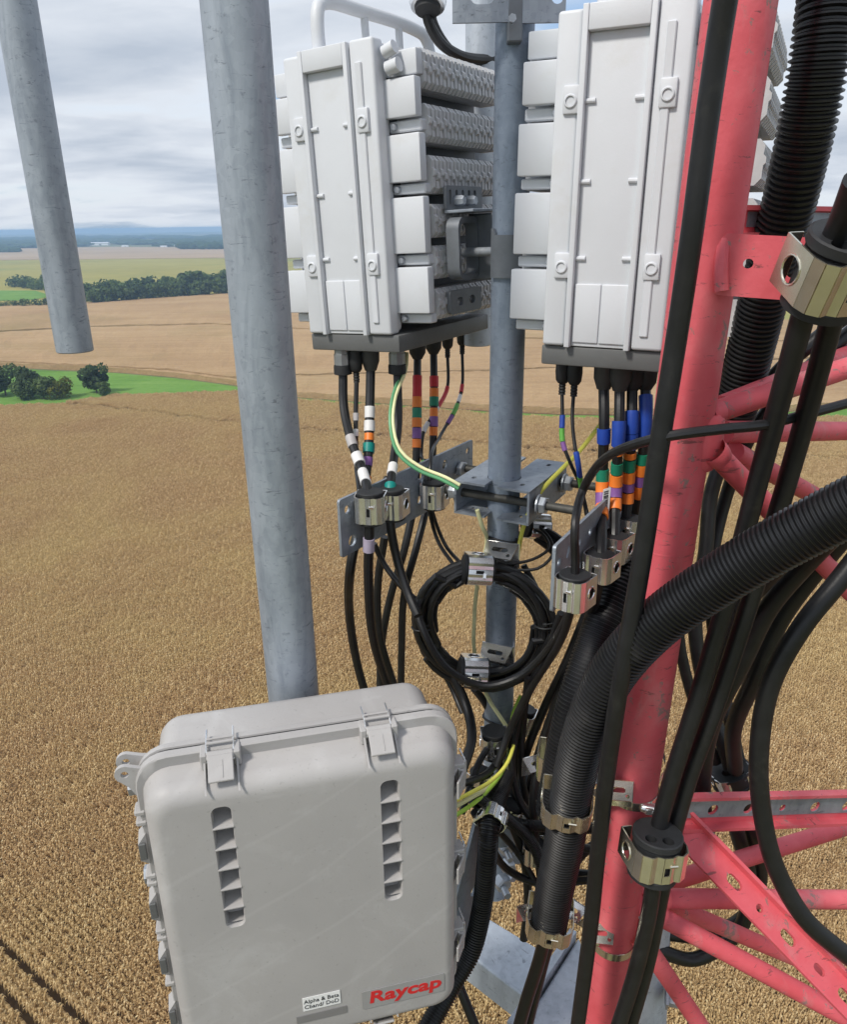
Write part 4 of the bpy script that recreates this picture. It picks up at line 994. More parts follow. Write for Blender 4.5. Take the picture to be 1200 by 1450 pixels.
from_conn(634, 472, 'fiber', ra, zb1, lambda z: [(634, 548, z), (617, 582, z-.05), (600, 612, z-.09), (597, 640, z-.1), (604, 670, C1), (607, 715, C1), (620, 765, 1.5), (645, 803, 1.44)], 0.0036, 'fiber_cable', 'thin fiber cable with long red sleeve under left radio', [(548, 577, 't_red', 1.3), (577, 590, 't_white', 1.4), (599, 612, 't_white', 1.4), (655, 664, 't_lime', 1.6)], CG)
from_conn(655, 468, 'fiber', ra, zb1, lambda z: [(655, 545, z), (645, 580, z-.05), (625, 615, z-.1), (610, 655, C1), (611, 715, C1), (630, 770, 1.5), (655, 800, 1.44)], 0.0036, 'fiber_cable', 'thin fiber cable with lime and purple sleeves under left radio', [(545, 556, 't_red', 1.3), (560, 570, 't_white', 1.2), (573, 588, 't_lime', 1.4), (589, 600, 't_purple', 1.4)], CG)
cable('ground_wire', 'green and pale yellow ground wire looping from left radio to crossover clamp', [(574, 500, 1.47), (571, 522, 1.45), (557, 560, 1.43), (553, 600, 1.41), (563, 640, 1.40), (590, 664, 1.39), (628, 680, 1.37), (650, 692, 1.36)], 0.0036, 'wire_green', [(514, 524, 'wire_pale', 1.02)], None, cat='wire')
cable('ground_wire', 'pale yellow ground wire running beside the green one', [(577, 500, 1.465), (575, 524, 1.445), (561, 560, 1.425), (557, 600, 1.405), (567, 637, 1.395), (594, 660, 1.385), (632, 676, 1.365), (652, 687, 1.355)], 0.0030, 'wire_pale', (), None, cat='wire')
# cables leaving the left plate downwards
cable('jumper_cable', 'black cable crossing from the left plate into the coil', [(530, 770, 1.44), (545, 800, 1.46), (570, 832, 1.45), (590, 850, 1.45)], 0.0055, group=CG)
cable('jumper_cable', 'black cable hanging straight down behind left plate clamps', [(545, 760, 1.50), (535, 830, 1.55), (538, 900, 1.6), (560, 975, 1.66), (566, 995, 1.67)], 0.0080, group=CG)
TOp = lambda px, py, z: (CAM - P(px, py, z)).normalized()
UPV = Vector((0, 0, 1)); nP1 = Mp1.to_3x3() @ Vector((0, 0, 1)); nP2 = Mp2.to_3x3() @ Vector((0, 0, 1))
fl1 = nP1 if nP1.y < 0 else -nP1; fl2 = nP2 if nP2.y < 0 else -nP2
hanger('steel cable hanger gripping the white taped cable on left plate', P(525, 718, A1), UPV, Vector((0.12, -1, 0)), 0.048, 0.046, 0.046, gh=1.25, yaw=-0.25)
hanger('steel cable hanger gripping the teal taped cable on left plate', P(556, 713, B1), UPV, Vector((0.12, -1, 0)), 0.044, 0.046, 0.045, gh=1.3, yaw=-0.5)
hanger('small steel hanger at the middle of the left plate', P(615, 700, C1), UPV, Vector((0.12, -1, 0)), 0.045, 0.045, 0.046, gh=1.2, yaw=-0.5)

# ------------------------------------------------------------------ cables below the right radio
from_conn(799, 520, 'fiber', rb, zb2, lambda z: [(797, 590, z), (797, 625, z), (808, 655, z), (824, 692, z+.05), (835, 740, 1.36)], 0.0032, 'fiber_cable', 'thin fiber cable with blue lime purple sleeves under right radio', [(588, 606, 't_blue', 1.5), (607, 625, 't_lime', 1.5), (626, 638, 't_purple', 1.4)], DG)
from_conn(816, 522, 'fiber', rb, zb2, lambda z: [(811, 590, z), (813, 620, z), (819, 655, z), (824, 690, z+.05), (833, 740, 1.37)], 0.0032, 'fiber_cable', 'thin fiber cable with long blue sleeve under right radio', [(640, 674, 't_blue', 1.5), (675, 690, 't_lime', 1.5)], DG)
E0 = on_plate(Mp2, 813, 836, 0.028); E1 = on_plate(Mp2, 851, 800, 0.028); E2 = on_plate(Mp2, 872, 774, 0.028); E3 = on_plate(Mp2, 893, 748, 0.028); print('right', E0, E1, E2, E3)
def rtape(b0, b1, g, o): return [(b0, b1, 't_blue', 1.25)] + o
_, eb_ = from_conn(858, 528, 'boot', rb, zb2, lambda z: [(856, 600, z), (853, 700, z+.04), (851, 790, E1), (845, 840, E1+.01), (822, 910, 1.38), (790, 990, 1.45), (764, 1065, 1.52), (748, 1125, 1.56)], 0.0088, 'jumper_cable', 'black cable with barcode label, front one below right radio', [(607, 627, 't_blue', 1.25), (664, 681, 't_green', 1.2), (682, 698, 't_orange', 1.22), (698, 717, 't_purple', 1.2), (717, 733, 't_orange', 1.25)], DG)
from_conn(881, 530, 'boot', rb, zb2, lambda z: [(877, 610, z), (872, 700, z+.05), (870, 770, E2), (862, 830, E2+.01), (832, 915, 1.5), (800, 990, 1.55), (778, 1060, 1.6), (765, 1120, 1.62)], 0.0085, 'jumper_cable', 'black cable with blue band second from front below right radio', [(596, 631, 't_blue', 1.28), (635, 643, 't_orange', 1.1), (655, 670, 't_green', 1.15), (672, 688, 't_orange', 1.25), (690, 705, 't_purple', 1.22), (706, 723, 't_orange', 1.25)], DG)
from_conn(899, 528, 'black', rb, zb2, lambda z: [(895, 600, z), (889, 700, z+.06), (886, 750, E3), (882, 810, E3+.01), (860, 890, 1.58), (822, 970, 1.62), (795, 1050, 1.66)], 0.0088, 'jumper_cable', 'black cable with two stacked blue bands below right radio', [(582, 612, 't_blue', 1.28), (613, 634, 't_blue', 1.3), (640, 648, 't_orange', 1.2), (650, 666, 't_green', 1.22), (667, 682, 't_orange', 1.25), (683, 695, 't_purple', 1.22), (697, 712, 't_orange', 1.25)], DG)
from_conn(918, 527, 'black', rb, zb2, lambda z: [(915, 590, z), (906, 690, z+.06), (900, 740, E3+.06), (896, 820, E3+.08), (868, 900, 1.64)], 0.0085, 'jumper_cable', 'black cable nearest the tower leg below right radio', [(560, 620, 't_blue', 1.3), (642, 656, 't_green', 1.22), (657, 672, 't_orange', 1.22), (673, 686, 't_purple', 1.2), (687, 702, 't_orange', 1.22)], DG)
ZL = depth_at(eb_, 710) - 0.0135
bl = thing('cable_label', 'white barcode label stuck on the front cable below right radio', 'label', loc=P(858, 728, 1.30))
mb = MB(); x = (P(863, 705, 1.30) - P(853, 708, 1.30)).normalized(); y = (P(856, 690, 1.29) - P(853, 730, 1.31)).normalized(); n_ = x.cross(y)
Ml = basis(x, y, n_, P(852, 730, ZL)); mb.plate(rrect(0, 0.013, 0, 0.046, 0.001), [], Ml, 0.0006); mb.build('paper', 'paper', bl, world=True)
rnd = random.Random(8); mb = MB(); v = 0.004
while v < 0.042:
    w = rnd.choice((0.0006, 0.0011, 0.0017)); mb.box(Ml @ Vector((0.0055, v, 0.0008)), (0.008, w, 0.0003), M=Ml.to_3x3()); v += w + rnd.choice((0.0007, 0.0013))
mb.build('bar_code', 'ink', bl, world=True)
o_y, _ = cable('ground_wire', 'yellow ground wire slanting up behind the blue taped cables', [(850, 602, 1.46), (820, 640, 1.44), (795, 665, 1.42), (762, 702, 1.40), (742, 745, 1.42), (733, 790, 1.46)], 0.0042, 'wire_gy', (), None, cat='wire')
cable('ground_wire', 'dull yellow ground wire hugging the pipe left side down through the coil', [(676, 722, 1.40), (683, 745, 1.42), (690, 765, 1.46), (676, 830, 1.48), (672, 880, 1.52), (672, 920, 1.54), (690, 985, 1.55), (712, 1020, 1.55), (728, 1048, 1.56), (722, 1085, 1.52), (700, 1110, 1.46), (670, 1128, 1.38), (640, 1145, 1.36)], 0.0040, 'wire_pale', (), None, cat='wire')
cable('ground_wire', 'green and yellow ground wire curving into the grey cabinet side', [(738, 985, 1.58), (727, 1010, 1.57), (723, 1045, 1.55), (715, 1085, 1.50), (695, 1115, 1.43), (668, 1140, 1.38), (640, 1158, 1.36)], 0.0038, 'wire_lime', (), None, cat='wire')
hanger('steel cable hanger low on the right plate holding the thin black cable', P(813, 836, E0), UPV, Vector((-0.25, -1, 0)), 0.045, 0.046, 0.046, gh=1.15, yaw=-0.45)
hanger('steel cable hanger on the right plate gripping the barcode cable', P(851, 800, E1), UPV, Vector((-0.25, -1, 0)), 0.044, 0.045, 0.043, gh=0.9, yaw=-0.45)
hanger('steel cable hanger second from front on the right plate', P(872, 774, E2), UPV, Vector((-0.25, -1, 0)), 0.043, 0.045, 0.043, gh=0.9, yaw=-0.45)
hanger('steel cable hanger deepest in the row on the right plate', P(893, 748, E3), UPV, Vector((-0.25, -1, 0)), 0.043, 0.045, 0.043, gh=0.9, yaw=-0.45)
cable('thin_cable', 'thin black cable arching from right plate hanger across the tower leg', [(813, 850, E0), (815, 800, E0-.01), (815, 742, E0-.03), (826, 694, 1.11), (850, 656, 1.04), (895, 631, 0.93), (950, 617, 0.885), (1020, 608, 0.885), (1080, 602, 0.90), (1130, 590, 0.93), (1220, 566, 0.96)], 0.0062)

# ------------------------------------------------------------------ coil of spare fiber on the pipe
rnd = random.Random(4); cpts = []
turns = 13
for k in range(turns*40 + 1):
    a = -math.pi/2 + 2*math.pi*k/40; tk = k/40
    s_ = 0.70 + 0.30*((tk*0.618*2) % 1.0)**0.8; wob = 0.012*math.sin(tk*2.3 + a)
    px = 686 + (100*s_ + 3*math.sin(tk*1.7))*math.cos(a) + 3*math.sin(tk*2.9); py = 885 + (91*s_ + 3*math.cos(tk*1.3))*math.sin(a) + 0.06*(px-686)
    zc = 1.40 + (py-790)*0.00062 + wob + 0.022*math.sin(tk*4.1)
    cpts.append(P(px, py, zc))
mb = MB(); mb.tube(cpts, 0.0064, 9); tag(mb.build('cable_coil', 'black'), 'coil of spare black cable strapped to the blue grey pipe', 'cable coil')
cable('jumper_cable', 'loose black cable sweeping under the coil up to the right plate', [(655, 806, 1.42), (618, 822, 1.41), (592, 858, 1.40), (603, 900, 1.39), (635, 948, 1.40), (685, 971, 1.41), (735, 958, 1.40), (772, 925, 1.36), (798, 885, 1.30), (812, 855, 1.25)], 0.0070, group=DG)
cable('fiber_cable', 'thin black fiber looping from the coil top to the right', [(715, 800, 1.42), (755, 792, 1.42), (778, 776, 1.43), (768, 755, 1.46), (750, 748, 1.48)], 0.0030, group=DG)
cable('fiber_cable', 'second thin black fiber looping from the coil top to the right', [(712, 806, 1.42), (762, 805, 1.41), (783, 786, 1.42), (779, 762, 1.46), (760, 742, 1.48)], 0.0030, group=DG)
for i, (pp, lb) in enumerate([([(764, 748, 1.49), (785, 758, 1.47), (806, 775, 1.44)], 'upper'), ([(762, 756, 1.49), (782, 766, 1.47), (803, 786, 1.44)], 'middle'), ([(760, 762, 1.50), (778, 775, 1.48), (800, 800, 1.45)], 'lower')]):
    cable('jumper_cable', 'short black cable in the bundle right of the pipe, %s strand' % lb, pp, 0.0075, group=DG)
cdx = Vector((1, 0.1, -0.12))
hanger('steel cable hanger clamping the top of the coil', P(677, 806, 1.385), cdx, Vector((-0.1, -1, 0.28)), 0.052, 0.056, 0.044, gh=1.25, yaw=0.0)
hanger('steel cable hanger clamping the bottom of the coil', P(671, 950, 1.455), cdx, Vector((-0.1, -1, 0.35)), 0.052, 0.056, 0.044, gh=1.25)
hanger('steel hanger at the upper right of the coil, right of pipe', P(760, 745, 1.50), Vector((1, 0.3, -0.2)), Vector((-0.1, -1, 0.4)), 0.046, 0.048, 0.040, gh=1.2)
def adapter(label, px, py, z, w, h, yaw=0.0, tilt=0.0, mat='steel', cheeks=True):
    p = P(px, py, z); d = CAM - p; d.z = 0; d.normalize(); x = Vector((-d.y, d.x, 0)); 
    M = basis(x, UPV, x.cross(UPV), p) @ Matrix.Rotation(yaw, 4, 'Y') @ Matrix.Rotation(tilt, 4, 'Z')
    t = thing('angle_adapter', label, 'bracket', M=M, group='punched angle adapters')
    mb = MB(); mb.plate([(-w/2, -h/2), (w/2, -h/2), (w/2, h/2), (-w/2, h/2)], [circ(w*0.12, 0, h*0.27, 18)], Matrix.Identity(4), 0.002)
    x = 0; c = Vector((w*0.12, 0, 0.002)); mb.tube([c + Vector((math.cos(a), math.sin(a), 0))*h*0.27 for a in [k*math.pi/9 for k in range(18)]], 0.0011, 6, closed=True)
    mb.build('face_plate', mat, t, ang=25)
    mb = MB(); mb.plate([(-w/2, 0), (w/2, 0), (w*0.42, w*0.62), (-w*0.42, w*0.62)], [slot(0, w*0.3, w*0.5, w*0.16), circ(w*0.3, w*0.48, w*0.06)], Matrix.Translation((0, h/2, 0.001)) @ Matrix.Rotation(R(118), 4, 'X'), 0.002); mb.build('top_plate', mat, t, ang=25)
    if cheeks:
        mb = MB(); mb.plate([(0, -h/2), (w*0.6, -h/2), (w*0.35, h/2), (0, h/2)], [], Matrix.Translation((w/2, 0, 0)) @ Matrix.Rotation(R(105), 4, 'Y'), 0.002); mb.build('cheek', mat, t, ang=25)
    return t
adapter('punched steel adapter behind the coil top hanger', 712, 784, 1.43, 0.062, 0.048, -0.3)
adapter('punched steel adapter behind the coil bottom hanger', 705, 926, 1.52, 0.062, 0.044, -0.3)
def zip_tie(label, py, tail):
    z = zpix(0, py, *CP); c = Vector((CP[0], CP[1], z)); pts_ = [c + Vector((math.cos(a)*0.0325, math.sin(a)*0.0325, 0.004*math.sin(a*2))) for a in [k*math.pi/14 for k in range(28)]]
    mb = MB(); mb.tube(pts_, 0.0024, 6, closed=True); q = c + Vector((0.026, -0.026, 0)); mb.box(q, (0.009, 0.009, 0.007), bev=0.001)
    o = mb.build('zip_tie', 'rubber'); tag(o, label, 'zip tie', 'zip ties on the pipe')
zip_tie('black zip tie round the pipe just above the coil', 758, 1); zip_tie('black zip tie round the pipe below the coil', 1014, 1)
# top left connector and its cable loop
tc_ = thing('antenna_connector', 'steel cable connector hanging in at the top edge left of the pipe', 'connector', loc=P(608, 10, 1.35))
mb = MB(); a = P(607, -25, 1.35); b = P(606, 10, 1.35); mb.rev([(0.028, 0), (0.030, 0.3), (0.033, 0.8), (0.030, 1.0), (0.018, 1.02)], a, b, 20); mb.build('coupling', 'steel', tc_, world=True)
mb = MB(); mb.rev([(0.024, 0), (0.022, 1)], P(606, 9, 1.35), P(606, 16, 1.35), 20); mb.build('gasket', 'rubber', tc_, world=True)
cable('antenna_cable', 'black cable looping from the top connector behind the pipe', [(602, 2, 1.36), (607, 30, 1.37), (622, 58, 1.40), (650, 78, 1.45), (680, 84, 1.5), (720, 82, 1.56)], 0.0095)
cable('antenna_cable', 'second black cable in the top loop just behind the first', [(609, 2, 1.38), (613, 30, 1.39), (630, 62, 1.43), (655, 84, 1.48), (690, 92, 1.53), (725, 90, 1.6)], 0.0085)

# ------------------------------------------------------------------ grey fiberglass cabinet
MBX = eM(-0.1643, 0.84, -0.6299, 0.2329, 0, 0); MBI = MBX.inverted()
def buv(px, py, yl=-0.055):
    o = MBI @ CAM; d = MBI.to_3x3() @ ray(px, py); t_ = (yl - o.y)/d.y; q = o + d*t_; return q.x, q.z
bxo = thing('equipment_cabinet', 'grey fiberglass cabinet with vent slots and red lettered plate', 'cabinet', M=MBX)
def loft(rings, n=7, cap0=False, cap1=False):
    mb = MB(); vs = []; fs = []; m_ = None
    for (hx, zt, zb, r, y) in rings:
        pr = rrect(-hx, hx, zb, zt, r, n); m_ = len(pr); vs += [(x, y, z) for x, z in pr]
    for i in range(len(rings)-1):
        for k in range(m_): fs.append((i*m_+k, i*m_+(k+1) % m_, (i+1)*m_+(k+1) % m_, (i+1)*m_+k))
    if cap0: fs.append(tuple(range(m_)))
    if cap1: fs.append(tuple((len(rings)-1)*m_ + k for k in range(m_)))
    return mb.add(vs, fs)
ZB = -0.490
loft([(0.186, 0.004, ZB+0.002, 0.03, 0.014), (0.186, 0.004, ZB+0.002, 0.03, 0.085), (0.184, 0.002, ZB+0.004, 0.03, 0.094), (0.178, -0.004, ZB+0.010, 0.028, 0.100), (0.168, -0.014, ZB+0.02, 0.025, 0.102)], cap0=True, cap1=True).build('body', 'box_grey', bxo, ang=40)
loft([(0.196, 0.008, ZB, 0.036, 0.016), (0.2075, 0.0160, ZB-0.008, 0.040, 0.015), (0.2085, 0.0165, ZB-0.0085, 0.040, 0.013), (0.2085, 0.0165, ZB-0.0085, 0.040, 0.005), (0.2060, 0.014, ZB-0.006, 0.040, 0.004)], cap0=True, cap1=True).build('body_flange', 'box_grey', bxo, ang=40)
loft([(0.2065, 0.0143, ZB-0.006, 0.040, 0.0042), (0.2065, 0.0143, ZB-0.006, 0.040, 0.0002)]).build('gasket', 'rubber', bxo, ang=40)
fx = (0.1775, -0.031, ZB+0.027, 0.023, -0.0555)
front_ring = fx
lid = loft([(0.2055, 0.014, ZB-0.006, 0.040, 0.0003), (0.2085, 0.0165, ZB-0.008, 0.040, -0.001), (0.2085, 0.0165, ZB-0.008, 0.040, -0.012), (0.2070, 0.015, ZB-0.006, 0.040, -0.0135), (0.2010, 0.0005, ZB, 0.036, -0.0120), (0.2005, -0.001, ZB+0.001, 0.034, -0.016)] + [(0.1985 - 0.021*(1-math.cos(R(10*k))), -0.006 - 0.025*(1-math.cos(R(10*k))), ZB + 0.006 + 0.021*(1-math.cos(R(10*k))), 0.033 - 0.010*(1-math.cos(R(10*k))), -0.029 - 0.0265*math.sin(R(10*k))) for k in range(9)] + [fx])
# front with two vent slots
def stad(x0, z0, x1, z1, w):   # slot between two end points, width w, ccw
    d = Vector((x1-x0, z1-z0)); L = d.length; a = math.atan2(d.y, d.x)
    return slot((x0+x1)/2, (z0+z1)/2, L + w, w, a, 9)
VW = 0.0255
vents = []
for (t0, t1) in (((314, 1153), (333, 1303)), ((552, 1115), (558, 1265))):
    u0_, v0_ = buv(*t0); u1_, v1_ = buv(*t1); um = (u0_+u1_)/2; vents.append((um, v0_, v1_))
hx, zt, zb, r_, yf = fx
vh = [rrect(um-VW/2, um+VW/2, v1_-VW*0.45, v0_+VW*0.45, VW*0.38, 6) for um, v0_, v1_ in vents]
lid.sheet(rrect(-hx, hx, zb, zt, r_, 7), vh, basis((1, 0, 0), (0, 0, 1), (0, -1, 0), (0, yf, 0)))
lid_o = lid.build('lid', 'box_grey', bxo, ang=42, weld=True)
for (um, v0_, v1_), outl in zip(vents, vh):
    za, zc_ = v0_+VW*0.45, v1_-VW*0.45; hh = za - zc_
    mb = MB(); vs = []; m_ = len(outl)
    for y, e in ((yf, 0), (yf+0.003, 0.0012), (yf+0.0455, 0.002)):
        for x, z in outl: vs.append((um + (x-um)*(1-e/VW*2), y, (za+zc_)/2 + (z-(za+zc_)/2)*(1-e/hh*2)))
    fs = [(i*m_+k, i*m_+(k+1) % m_, (i+1)*m_+(k+1) % m_, (i+1)*m_+k) for i in range(2) for k in range(m_)] + [tuple(2*m_+k for k in range(m_))]
    mb.add(vs, fs); vo = mb.build('vent', 'box_grey', bxo, ang=50)
    nc = 6; ch = hh/nc
    for k in range(nc):
        z1_ = za - k*ch; z0_ = z1_ - ch
        mb = MB(); wv_ = VW*0.46
        prof = [(yf+0.0435, z1_-0.001), (yf+0.042, z1_-ch*0.58), (yf+0.026, z1_-ch*0.86), (yf+0.003, z0_+0.0022), (yf-0.0012, z0_+0.0012), (yf-0.0012, z0_-0.0002), (yf+0.004, z0_-0.0008), (yf+0.0442, z0_-0.0008)]
        wid = [wv_, wv_, wv_, wv_*1.0, wv_*1.12, wv_*1.12, wv_*1.0, wv_]
        if k == nc-1: prof = prof[:3] + [(yf+0.004, z0_+0.006), (yf+0.010, z0_+0.004), (yf+0.02, z0_+0.003)]; wid = wid[:6]; wid[4] = wid[5] = wv_*0.9
        vs = [(um + s_*w, y, z) for (y, z), w in zip(prof, wid) for s_ in (-1, 1)]; m2 = len(prof)
        fs = [(2*i, 2*i+1, 2*((i+1) % m2)+1, 2*((i+1) % m2)) for i in range(m2)] + [tuple(2*i for i in range(m2)), tuple(2*i+1 for i in range(m2))]
        mb.add(vs, fs); mb.build('slat', 'box_grey', vo, ang=30)
# latches along the top, bottom and right side
def latch(u, v, rot_, sc=1.0):
    M = Matrix.Translation((u, 0, v)) @ Matrix.Rotation(rot_, 4, 'Y') @ Matrix.Scale(sc, 4)
    t = MB(); t.box((0, -0.006, -0.003), (0.0485, 0.0105, 0.020), bev=0.0015); t.xf(M); base = t.build('latch', 'box_grey', bxo, ang=30)
    for sx in (-1, 1):
        t = MB(); t.box((sx*0.0205, -0.0165, -0.003), (0.0085, 0.021, 0.022), bev=0.0015); t.xf(M); t.build('cheek', 'box_grey', base, ang=30)
        t = MB(); t.add([(sx*0.0188, -0.014, 0.006), (sx*0.0212, -0.014, 0.006), (sx*0.0212, -0.020, -0.012), (sx*0.0188, -0.020, -0.012), (sx*0.0188, -0.060, -0.026), (sx*0.0212, -0.060, -0.026)], [(0, 1, 2, 3), (0, 3, 4), (1, 5, 2), (0, 4, 5, 1), (3, 2, 5, 4)]); t.xf(M); t.build('gusset', 'box_grey', base, ang=30)
    t = MB(); Rx = Matrix.Rotation(R(34), 3, 'X')
    t.box((0, -0.041, -0.003), (0.031, 0.034, 0.0035), M=Rx, bev=0.001); t.box((0, -0.024, 0.003), (0.034, 0.012, 0.010), M=Rx, bev=0.002); t.xf(M); t.build('lever', 'box_grey', base, ang=30)
    t = MB(); t.box((0.002, -0.043, -0.0025), (0.0012, 0.022, 0.002), M=Rx); t.xf(M); t.build('lever_rib', 'box_grey', base, ang=30)
    t = MB(); t.tube([Vector((-0.0165, 0.020, 0.012)), Vector((-0.0165, -0.008, 0.012)), Vector((-0.0165, -0.022, 0.006)), Vector((-0.0165, -0.026, -0.003)), Vector((0.0165, -0.026, -0.003)), Vector((0.0165, -0.022, 0.006)), Vector((0.0165, -0.008, 0.012)), Vector((0.0165, 0.020, 0.012))], 0.0013, 8); t.xf(M); t.build('bail_wire', 'steel', base)
    t = MB(); t.cyl((-0.0165, -0.010, 0.0125), (0.0165, -0.010, 0.0125), 0.0022, 0.0022, 10); t.cyl((-0.0165, -0.002, 0.013), (0.0165, -0.002, 0.013), 0.0016, 0.0016, 10); t.xf(M); t.build('pin', 'box_grey', base)
ul, vl = buv(312, 1060, -0.01); ur, vr = buv(534, 1022, -0.01)
latch(ul, 0.011, 0); latch(ur, 0.011, 0)
ub, _ = buv(541, 1445, -0.03); latch(ub, ZB-0.004, math.pi)
for v in (-0.085, -0.235, -0.385): latch(0.2100, v, math.pi/2, 0.9)
# hinge lugs and ribs down the left side
def lug(y, v):
    mb = MB(); M = basis((1, 0, 0), (0, 0, 1), (0, -1, 0), (-0.205, y, v))
    ol = [(0.014, -0.030), (0.014, 0.010), (0.004, 0.012)] + [(-0.015 + 0.012*math.cos(a), 0.006 + 0.012*math.sin(a)) for a in [R(80 + 20*k) for k in range(9)]] + [(-0.012, -0.014), (-0.004, -0.030)]
    mb.plate(ol, [circ(-0.015, 0.006, 0.0048, 12)], M, 0.006); mb.build('lug', 'box_grey', bxo, ang=30)
lug(0.000, -0.012); lug(0.020, -0.008)
for v in (-0.062, -0.078, -0.165, -0.178, -0.262, -0.275, -0.36):
    mb = MB(); mb.box((-0.2085, -0.004, v), (0.014, 0.022, 0.008), bev=0.002); mb.build('hinge_rib', 'box_grey', bxo, ang=30)
for v in (-0.115, -0.215, -0.315, -0.415):
    mb = MB(); mb.add([(-0.206, -0.016, v+0.022), (-0.216, -0.020, v+0.010), (-0.216, -0.020, v-0.016), (-0.206, -0.016, v-0.026), (-0.206, 0.008, v+0.022), (-0.218, 0.008, v+0.010), (-0.218, 0.008, v-0.016), (-0.206, 0.008, v-0.026)], [(0, 1, 2, 3), (4, 5, 6, 7), (0, 1, 5, 4), (1, 2, 6, 5), (2, 3, 7, 6), (3, 0, 4, 7)]); mb.build('hinge_leaf', 'box_grey', bxo, ang=20)
    mb = MB(); mb.box((-0.2115, -0.0195, v-0.002), (0.009, 0.004, 0.026), bev=0.001); mb.build('hinge_slot', 'dark_grey', bxo, ang=20)
for v in (-0.055, -0.205, -0.355):
    mb = MB(); mb.rev([(0.014, 0), (0.014, 0.5), (0.0125, 0.6), (0.0125, 1.0)], (-0.196, 0.035, v), (-0.226, 0.035, v), 6); mb.build('bolt', 'bolt', bxo, ang=20)
    mb = MB(); mb.box((-0.194, 0.05, v), (0.012, 0.03, 0.034), bev=0.002); mb.build('bolt_ear', 'galv_plate', bxo)
# plates and lettering
def text_mesh(txt, size, mat, M, parent, bold=0.0, shear=0.0, spacing=1.0, name='lettering'):
    c = bpy.data.curves.new('t', 'FONT'); c.body = txt; c.size = size; c.align_x = 'CENTER'; c.align_y = 'CENTER'; c.offset = bold; c.shear = shear; c.extrude = 0.0002; c.space_character = spacing; c.resolution_u = 3
    c.space_line = 1.0
    o = bpy.data.objects.new('t', c); COL.objects.link(o); bpy.context.view_layer.update()
    me = bpy.data.meshes.new_from_object(o.evaluated_get(bpy.context.evaluated_depsgraph_get())); bpy.data.objects.remove(o)
    me.transform(M); me.materials.clear(); me.materials.append(MT(mat)); q = bpy.data.objects.new(name, me); COL.objects.link(q); q.parent = parent; return q
FM = lambda x, z, dy=0.0: basis((1, 0, 0), (0, 0, 1), (0, -1, 0), (x, yf - 0.0004 - dy, z))
c4 = [buv(512, 1410), buv(628, 1371), buv(629, 1396), buv(516, 1433)]
lx = sum(c[0] for c in c4)/4; lz = sum(c[1] for c in c4)/4; lw = (c4[1][0]-c4[0][0]); lh = ((c4[1][1]-c4[2][1]) + (c4[0][1]-c4[3][1]))/2
print('logo', lx, lz, lw, lh, c4)
mb = MB(); mb.plate(rrect(-lw/2, lw/2, -lh/2, lh/2, 0.002), [], FM(lx, lz), 0.0008); np_ = mb.build('name_plate', 'plate_grey2', bxo)
text_mesh('Raycap', lh*0.88, 'logo_red', FM(lx + 0.002, lz + lh*0.06, 0.0011) @ Matrix.Diagonal((1.22, 1.0, 1.0, 1.0)), np_, 0.0009, 0.10, 1.02)
a0 = buv(427, 1411); a1 = buv(481, 1403); a2 = buv(483, 1420); a3 = buv(430, 1430); ax_ = (a0[0]+a1[0]+a2[0]+a3[0])/4; az_ = (a0[1]+a1[1]+a2[1]+a3[1])/4; aw = a1[0]-a0[0]; ah = ((a0[1]-a3[1]) + (a1[1]-a2[1]))/2
mb = MB(); mb.plate(rrect(-aw/2, aw/2, -ah/2, ah/2, 0.0006), [], FM(ax_, az_), 0.0006); lbp = mb.build('paper_label', 'paper', bxo)
text_mesh('Alpha & Beta\nCband/ DoD', ah*0.40, 'ink', FM(ax_, az_ - ah*0.02, 0.0008) @ Matrix.Diagonal((0.92, 1.0, 1.0, 1.0)), lbp, 0.0)
g0 = buv(456, 1436); mb = MB(); mb.plate(rrect(-0.036, 0.036, -0.0068, 0.0068, 0.0008), [], FM(g0[0], g0[1]), 0.0006); mb.build('blank_tag', 'plate_grey', bxo)
# clutter bolted to the cabinet's right flank
fk = thing('mounting_bracket', 'galvanised bracket with bolts between cabinet and pipe foot', 'bracket', loc=P(690, 1200, 1.45))
mb = MB(); p = P(672, 1190, 1.42); x = (P(700, 1180, 1.5) - p).normalized(); up = UPV; M = basis(x, (up - x*up.dot(x)).normalized(), x.cross((up - x*up.dot(x)).normalized()), p)
mb.plate(rrect(-0.03, 0.07, -0.19, 0.06, 0.008), [circ(0.02, 0.03, 0.010), slot(0.03, -0.03, 0.012, 0.03), circ(0.045, -0.10, 0.010)], M, 0.006); mb.build('side_plate', 'galv_plate', fk, world=True)
p = P(730, 1170, 1.70); M = basis(Vector((1, 0.1, 0)).normalized(), UPV, Vector((0.1, -1, 0)).normalized(), p)
mb = MB(); mb.plate(rrect(-0.05, 0.042, -0.10, 0.05, 0.006), [slot(0.005, -0.07, 0.022, 0.009), circ(-0.01, -0.02, 0.009)], M, 0.008); mb.build('back_plate', 'bracket', fk, world=True)
for (px, py, z, r) in ((712, 1195, 1.62, 0.014), (716, 1222, 1.64, 0.015), (700, 1150, 1.5, 0.013), (708, 1245, 1.62, 0.017)):
    q = P(px, py, z); mb = MB(); mb.rev([(r, 0), (r*1.05, 0.2), (r*1.05, 0.8), (r*0.9, 1)], q, q + Vector((0.01, -0.02, 0.0)), 6); mb.cyl(q, q + Vector((0.012, -0.045, 0.0)), r*0.45, r*0.45, 10); mb.build('bolt', 'bolt', fk, world=True, ang=20)
mb = MB(); q = P(709, 1130, 1.56); mb.rev([(0.03, 0), (0.03, 1)], q, q + Vector((0, 0, -0.10)), 20); mb.build('pipe_stub', 'galv_blue', fk, world=True)

